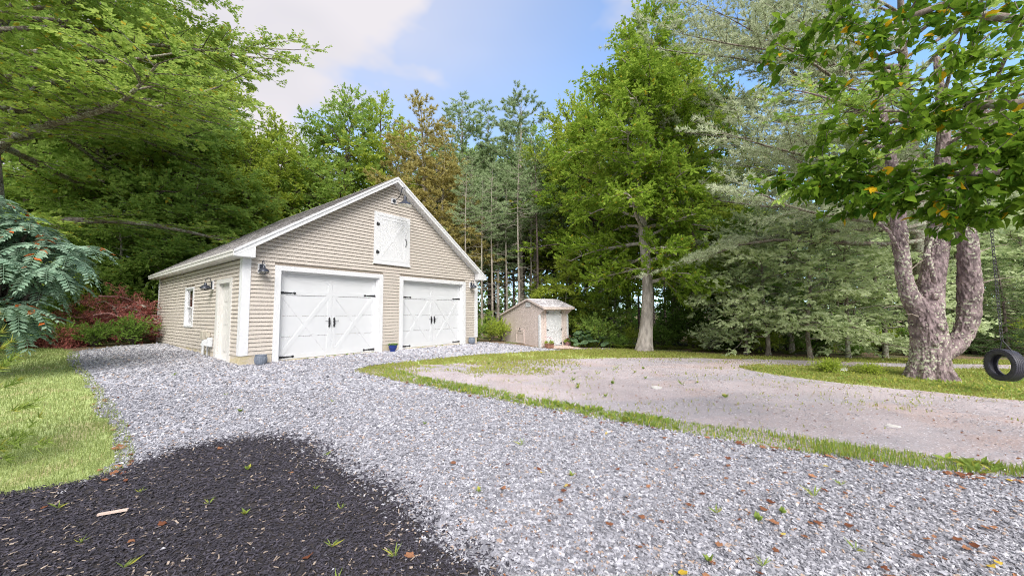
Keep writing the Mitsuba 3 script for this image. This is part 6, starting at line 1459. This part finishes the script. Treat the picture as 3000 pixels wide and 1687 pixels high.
v, f, uv = scatter_mesh(CVAR, CP_[rm], MC[rm, 2], R_[rm], CU[rm], which[rm]); part('mulch_bed', 'chips', (v, f), 'mat_chip', uv=uv, kind='stuff', label='dark shredded bark chips')
k = part(None, 'wood_piece', cham(-0.085, 0.085, -0.014, 0.014, 0, 0.012, .004), 'mat_board', place(-3.05, 2.94, float(gz(-3.05, 2.94)) + 0.045, 0.45)); tag(k, 'pale split piece of wood lying on the dark mulch', 'wood piece')


# grass
def blades(rng, P, h, w, uvr=None, lean_=0.5):
    n = len(P); a = rng.random(n) * 6.283; h = np.broadcast_to(h, (n,)) * rng.uniform(0.55, 1.25, n); b = np.c_[P, gz(P[:, 0], P[:, 1])]
    s = np.stack([np.cos(a), np.sin(a), 0 * a], 1) * (np.broadcast_to(w, (n,)) * 0.5)[:, None]; le = rand_dirs(rng, n) * [1, 1, 0] * (h * lean_ * rng.random(n))[:, None]
    mid = b + le * 0.35 + UPV * (h * 0.6)[:, None]; tip = b + le * 1.1 + UPV * h[:, None]
    v = np.stack([b - s, b + s, mid + s * 0.7, mid - s * 0.7, tip], 1).reshape(-1, 3); k = np.arange(n)[:, None] * 5
    f = np.hstack([k, k + 1, k + 2, k, k + 2, k + 3, k + 3, k + 2, k + 4]).reshape(-1, 3)
    return v, f, np.repeat(rng.random((n, 2)) if uvr is None else uvr, 5, 0)


def patchy(P, sc, seed, lo, hi): return np.clip((meshkit.fbm(np.c_[P * sc, 0 * P[:, 0]], 3, seed) - lo) / (hi - lo), 0, 1)
items = []
for d0, d1, dens, h_, w_ in ((1.6, 4.5, 1900, 0.055, 0.006), (4.5, 7.5, 900, 0.06, 0.009), (7.5, 13.5, 300, 0.07, 0.016)):
    n = int((d1 - d0) * 1.6 * d1 * dens); P = np.c_[rngg.uniform(-1.6 * d1, -2.5, n), rngg.uniform(d0, d1, n)]; P = P[in_view(P) & inside(lawn_p.buffer(0.05), P)]
    items.append(blades(rngg, P, h_, w_))
v, f, uv = catuv(items); tag(part(None, 'grass', (v, f), 'mat_grass', uv=uv), 'mown grass blades of the lawn on the left', 'grass', kind='stuff')
items = []
for d0, d1, dens, h_, w_ in ((1.8, 4.4, 2600, 0.08, 0.008), (4.4, 6.2, 1500, 0.075, 0.011), (6.2, 10.2, 800, 0.075, 0.016)):
    n = int((d1 - d0) * 12 * dens); P = np.c_[rngg.uniform(-4.5, 7.5, n), rngg.uniform(d0, d1, n)]; P = P[in_view(P) & inside(strip_p, P)]; P = P[rngg.random(len(P)) < 0.55 + 0.45 * patchy(P, 1.4, 5, 0.3, 0.55)]
    items.append(blades(rngg, P, h_ * (0.55 + 0.7 * patchy(P, 1.1, 8, 0.3, 0.65)), w_))
v, f, uv = catuv(items); k = part(None, 'grass', (v, f), 'mat_grass_green', uv=uv); tag(k, 'ragged green grass verge between gravel and dirt driveway', 'grass', kind='stuff')
WL = []                                                     # broad weed leaves in the verge
n = 5200; P = np.c_[rngg.uniform(-3, 7.3, n), rngg.uniform(2.0, 9, n)]; P = P[in_view(P) & inside(strip_p.buffer(-0.04), P)]; P = P[(rngg.random(len(P)) < patchy(P, 1.2, 14, 0.42, 0.6) * np.where(P[:, 0] > 0.5, 1, 0.3))]
c_ = np.repeat(P, 6, 0); az_ = rngg.random(len(c_)) * 6.283; A_ = np.stack([np.cos(az_), np.sin(az_), rngg.uniform(0.1, 1.1, len(c_))], 1)
v, f, uv = leaf_quads(np.c_[c_, gz(c_[:, 0], c_[:, 1]) + 0.01], A_, rand_dirs(rngg, len(c_), 1.5), rngg.uniform(0.05, 0.13, len(c_)), 0.45, 0.08, rng=rngg)
tag(part(None, 'verge_weeds', (v, f), 'mat_grass_green', uv=uv), 'broad leaved weeds crowding the near grass verge', 'weeds', kind='stuff')
items = []
for d0, d1, dens, h_, w_ in ((5, 9.5, 750, 0.055, 0.018), (9.5, 13, 480, 0.065, 0.030), (13, 18.5, 220, 0.075, 0.045)):
    n = int((d1 - d0) * (3.1 * d1) * dens); P = np.c_[rngg.uniform(-4.5, 1.55 * d1, n), rngg.uniform(d0, d1, n)]; P = P[in_view(P) & inside(far_p.union(dirt_p), P)]
    drive = inside(dirt_p.buffer(-0.05), P); t_ = patchy(P * [0.8, 1.6], 0.8, 3, 0.42, 0.62)
    west = np.clip((2.5 - P[:, 0]) / 5, 0, 1) * np.clip((P[:, 1] - 7.6 - 0.35 * P[:, 0].clip(-3, 9)) / 2.0, 0, 1)
    pr = np.where(drive, t_ * 0.04 + west * patchy(P * [0.7, 1.5], 0.9, 3, 0.36, 0.54), 0.35 + 0.65 * patchy(P, 0.9, 12, 0.3, 0.55)); P = P[(rngg.random(len(P)) < pr) & ~inside(gravel_p.buffer(-0.1), P)]
    items.append(blades(rngg, P, h_, w_))
v, f, uv = catuv(items); k = part(None, 'grass', (v, f), 'mat_grass_yellow', uv=uv); tag(k, 'thin yellowish grass around the driveway and along the forest edge', 'grass', kind='stuff')
n = 16000; P = np.c_[rngg.uniform(6, 16, n), rngg.uniform(6, 12.5, n)]; isl = shapely.Polygon([(6.6, 10.6), (7.2, 9.2), (8.5, 7.9), (9.4, 7.0), (13, 5.8), (16, 6), (16, 9), (12, 10.5), (9, 11), (7.4, 11.4)]); P = P[inside(isl, P) & in_view(P)]; P = P[rngg.random(len(P)) < patchy(P, 1.6, 21, 0.4, 0.55)]
v, f, uv = leaf_quads(np.c_[P, gz(P[:, 0], P[:, 1]) + 0.01], np.c_[rngg.normal(size=(len(P), 2)), rngg.uniform(0.2, 1.2, len(P))], rand_dirs(rngg, len(P), 1.5), rngg.uniform(0.05, 0.11, len(P)), 0.45, 0.06, rng=rngg)
tag(part(None, 'clover', (v, f), 'mat_grass_green', uv=uv), 'low broad leaved ground cover around the old maple', 'ground cover', kind='stuff')

# single weeds in gravel, mulch and drive
def weed_mesh(seed, n, L_, wid):
    r = np.random.default_rng(seed); a = np.arange(n) * 2.4 + r.normal(0, 0.3, n)
    return leaf_quads(np.zeros((n, 3)), np.stack([np.cos(a), np.sin(a), r.uniform(0.4, 1.4, n)], 1), rand_dirs(r, n, 1.6), L_ * r.uniform(0.6, 1.1, n), wid, 0.06, rng=r)


WE = [mikit.ply((v, f), 'mat_grass_green', uv=uv) for v, f, uv in (weed_mesh(1, 7, 0.07, 0.16), weed_mesh(2, 9, 0.06, 0.5), weed_mesh(3, 6, 0.10, 0.12), weed_mesh(4, 12, 0.05, 0.6))]
def weed(x, y, lb, gr, kd, s_=1.0): tag(part(None, 'weed', {**WE[kd]}, None, place(x, y, float(gz(x, y)) + 0.025, rngg.random() * 6, s_)), lb, 'weed', gr)
for x, y in ((-1.35, 3.02), (-1.72, 3.35), (-2.05, 2.95), (-1.2, 2.55), (-2.9, 2.6), (-2.35, 2.35), (-1.0, 2.2), (-0.75, 2.45), (-3.2, 3.3), (-3.6, 3.05), (-2.6, 3.75), (-1.5, 2.12), (-2.0, 4.1), (-2.45, 3.1), (-0.55, 2.15)): weed(x, y, 'thin green seedling sprouting from the dark mulch', 'seedlings in the mulch', int(rngg.integers(0, 3)), rngg.uniform(0.7, 1.1))
for x, y in ((1.55, 2.95), (1.8, 2.85), (2.05, 2.95), (1.2, 2.4), (1.5, 2.35), (0.55, 3.6), (-0.3, 3.3), (2.5, 3.2), (1.35, 2.12), (2.2, 2.5), (0.1, 4.4), (-1.2, 5.2), (0.9, 2.2), (-4.1, 5.7), (-3.0, 6.3), (-5.0, 6.6), (2.9, 3.4), (-7.2, 8.0)): weed(x, y, 'small green weed growing up through the grey gravel', 'weeds in the gravel', int(rngg.integers(0, 4)), rngg.uniform(0.8, 1.2))
for i in range(30):
    x, y = rngg.uniform(-2.5, 4.2), rngg.uniform(6.2, 10.8)
    if dirt_p.contains(shapely.Point(x, y)) and not strip_p.contains(shapely.Point(x, y)): weed(x, y, 'isolated green weed tuft on the dirt driveway', 'weed tufts on the driveway', int(rngg.integers(1, 4)), rngg.uniform(0.9, 1.8))
for gx_ in np.r_[np.linspace(1.3, 3.6, 9), np.linspace(5.6, 7.6, 6)]:
    x, y = g2w(gx_ + rngg.normal(0, .1), -0.06 - 0.06 * rngg.random()); weed(x, y, 'yellow green weed along the foot of a garage door', 'weeds along the door sills', int(rngg.integers(0, 4)), rngg.uniform(0.8, 1.3))

# fallen leaves: a lobed, curled blade; each lies on its own
def dead_leaf(seed):
    r = np.random.default_rng(seed); an_ = np.linspace(0, 2 * np.pi, 19)[:-1]; rr_ = 0.30 + 0.16 * np.abs(np.cos(an_ * 2.5)) * (0.7 + 0.5 * r.random(18)); x_, y_ = rr_ * np.cos(an_) * 1.15, rr_ * np.sin(an_) * 0.85; cu = r.uniform(0.5, 1.3)
    v = np.c_[np.r_[0, x_], np.r_[0, y_], np.r_[0, cu * (y_ ** 2) * r.choice([1, -0.6]) + 0.4 * cu * x_ ** 2 + r.normal(0, 0.02, 18)]]; return v, np.array([[0, i + 1, (i + 1) % 18 + 1] for i in range(18)])


DL = [dead_leaf(i) for i in range(6)]
def dead(n, sampler, lb, gr, mat, s0, s1, dz):
    c = 0
    while c < n:
        x, y = sampler()
        if not (abs(x) < 1.42 * y): continue
        v, f = DL[rngg.integers(0, 6)]; s_ = rngg.uniform(s0, s1); R1 = rand_rot(rngg, 1, 0.22)[0]
        tag(part(None, 'fallen_leaf', (v * s_ @ R1.T + [x, y, float(gz(x, y)) + dz + 0.12 * s_], f), mat, smooth=True, uv=np.tile([[rngg.random(), 0.2]], (len(v), 1))), lb, 'leaf', gr); c += 1


def s_gravel():
    while True:
        y = 1.9 + 5.0 * rngg.random() ** 1.5; x = rngg.uniform(-1.2, 1.42 * y)
        if rngg.random() < np.clip(0.18 + 0.5 * (x / y), 0.05, 1) and gravel_p.contains(shapely.Point(x, y)) and not mulch_p.contains(shapely.Point(x, y)): return x, y
def s_verge():
    i = rngg.integers(1, 10); a, b = np.array(STRIP_O[i]), np.array(STRIP_O[i + 1]); q = rngg.random(); p_ = a + (b - a) * q + rngg.normal(0, 0.06, 2) - [0.02, 0.05]; return p_
def s_mulch():
    while True:
        x, y = rngg.uniform(-3.8, 0), rngg.uniform(2, 4.6)
        if mulch_p.contains(shapely.Point(x, y)): return x, y
def s_lawn():
    i = rngg.integers(5, 10); a, b = np.array(LAWN_O[i]), np.array(LAWN_O[i + 1]); return a + (b - a) * rngg.random() + rngg.normal(0, 0.09, 2)


dead(150, s_gravel, 'rust brown fallen leaf lying on the grey gravel', 'brown leaves on the gravel', 'mat_dead_leaf', 0.03, 0.068, 0.03)
dead(16, s_gravel, 'yellow fallen leaf lying on the grey gravel', 'yellow leaves on the gravel', 'mat_gold_leaf', 0.035, 0.07, 0.03)
dead(60, s_verge, 'brown fallen leaf caught along the grass verge', 'brown leaves along the verge', 'mat_dead_leaf', 0.05, 0.09, 0.02)
dead(12, s_mulch, 'orange brown fallen leaf lying on the dark mulch', 'brown leaves on the mulch', 'mat_dead_leaf', 0.04, 0.075, 0.035)
dead(30, s_lawn, 'brown fallen leaf on the edge of the left lawn', 'brown leaves along the lawn edge', 'mat_dead_leaf', 0.05, 0.09, 0.02)

# bits of broken leaf and twig strewn over the stones
n = 5200; y_ = 1.7 + 9 * rngg.random(n) ** 1.7; P = np.c_[rngg.uniform(-1.3, 1.45, n) * y_, y_]; P = P[inside(gravel_p, P) & ~inside(mulch_p, P)]; P = P[rngg.random(len(P)) < 0.12 + 0.88 * patchy(P, 0.9, 33, 0.42, 0.62) * np.clip(0.45 + 0.5 * P[:, 0] / P[:, 1], 0.15, 1)]
v, f, uv = leaf_quads(np.c_[P, gz(P[:, 0], P[:, 1]) + 0.028], np.c_[rngg.normal(size=(len(P), 2)), rngg.normal(0, 0.15, len(P))], rand_dirs(rngg, len(P), 2.0), rngg.uniform(0.012, 0.034, len(P)), 0.6, 0.15, rng=rngg)
tag(part(None, 'leaf_litter', (v, f), 'mat_dead_leaf', uv=uv), 'crumbled brown leaf bits strewn over the gravel', 'leaf litter', kind='stuff')
n = 2600; P = np.c_[rngg.uniform(-4, 16, n), rngg.uniform(2.6, 13, n)]; P = P[in_view(P) & inside(dirt_p.union(strip_p), P)]
v, f, uv = leaf_quads(np.c_[P, gz(P[:, 0], P[:, 1]) + 0.016], np.c_[rngg.normal(size=(len(P), 2)), rngg.normal(0, 0.15, len(P))], rand_dirs(rngg, len(P), 2.0), rngg.uniform(0.02, 0.05, len(P)), 0.5, 0.15, rng=rngg)
tag(part(None, 'leaf_litter', (v, f), 'mat_dead_leaf', uv=uv), 'sparse brown leaf bits scattered over the dirt driveway', 'leaf litter', kind='stuff')
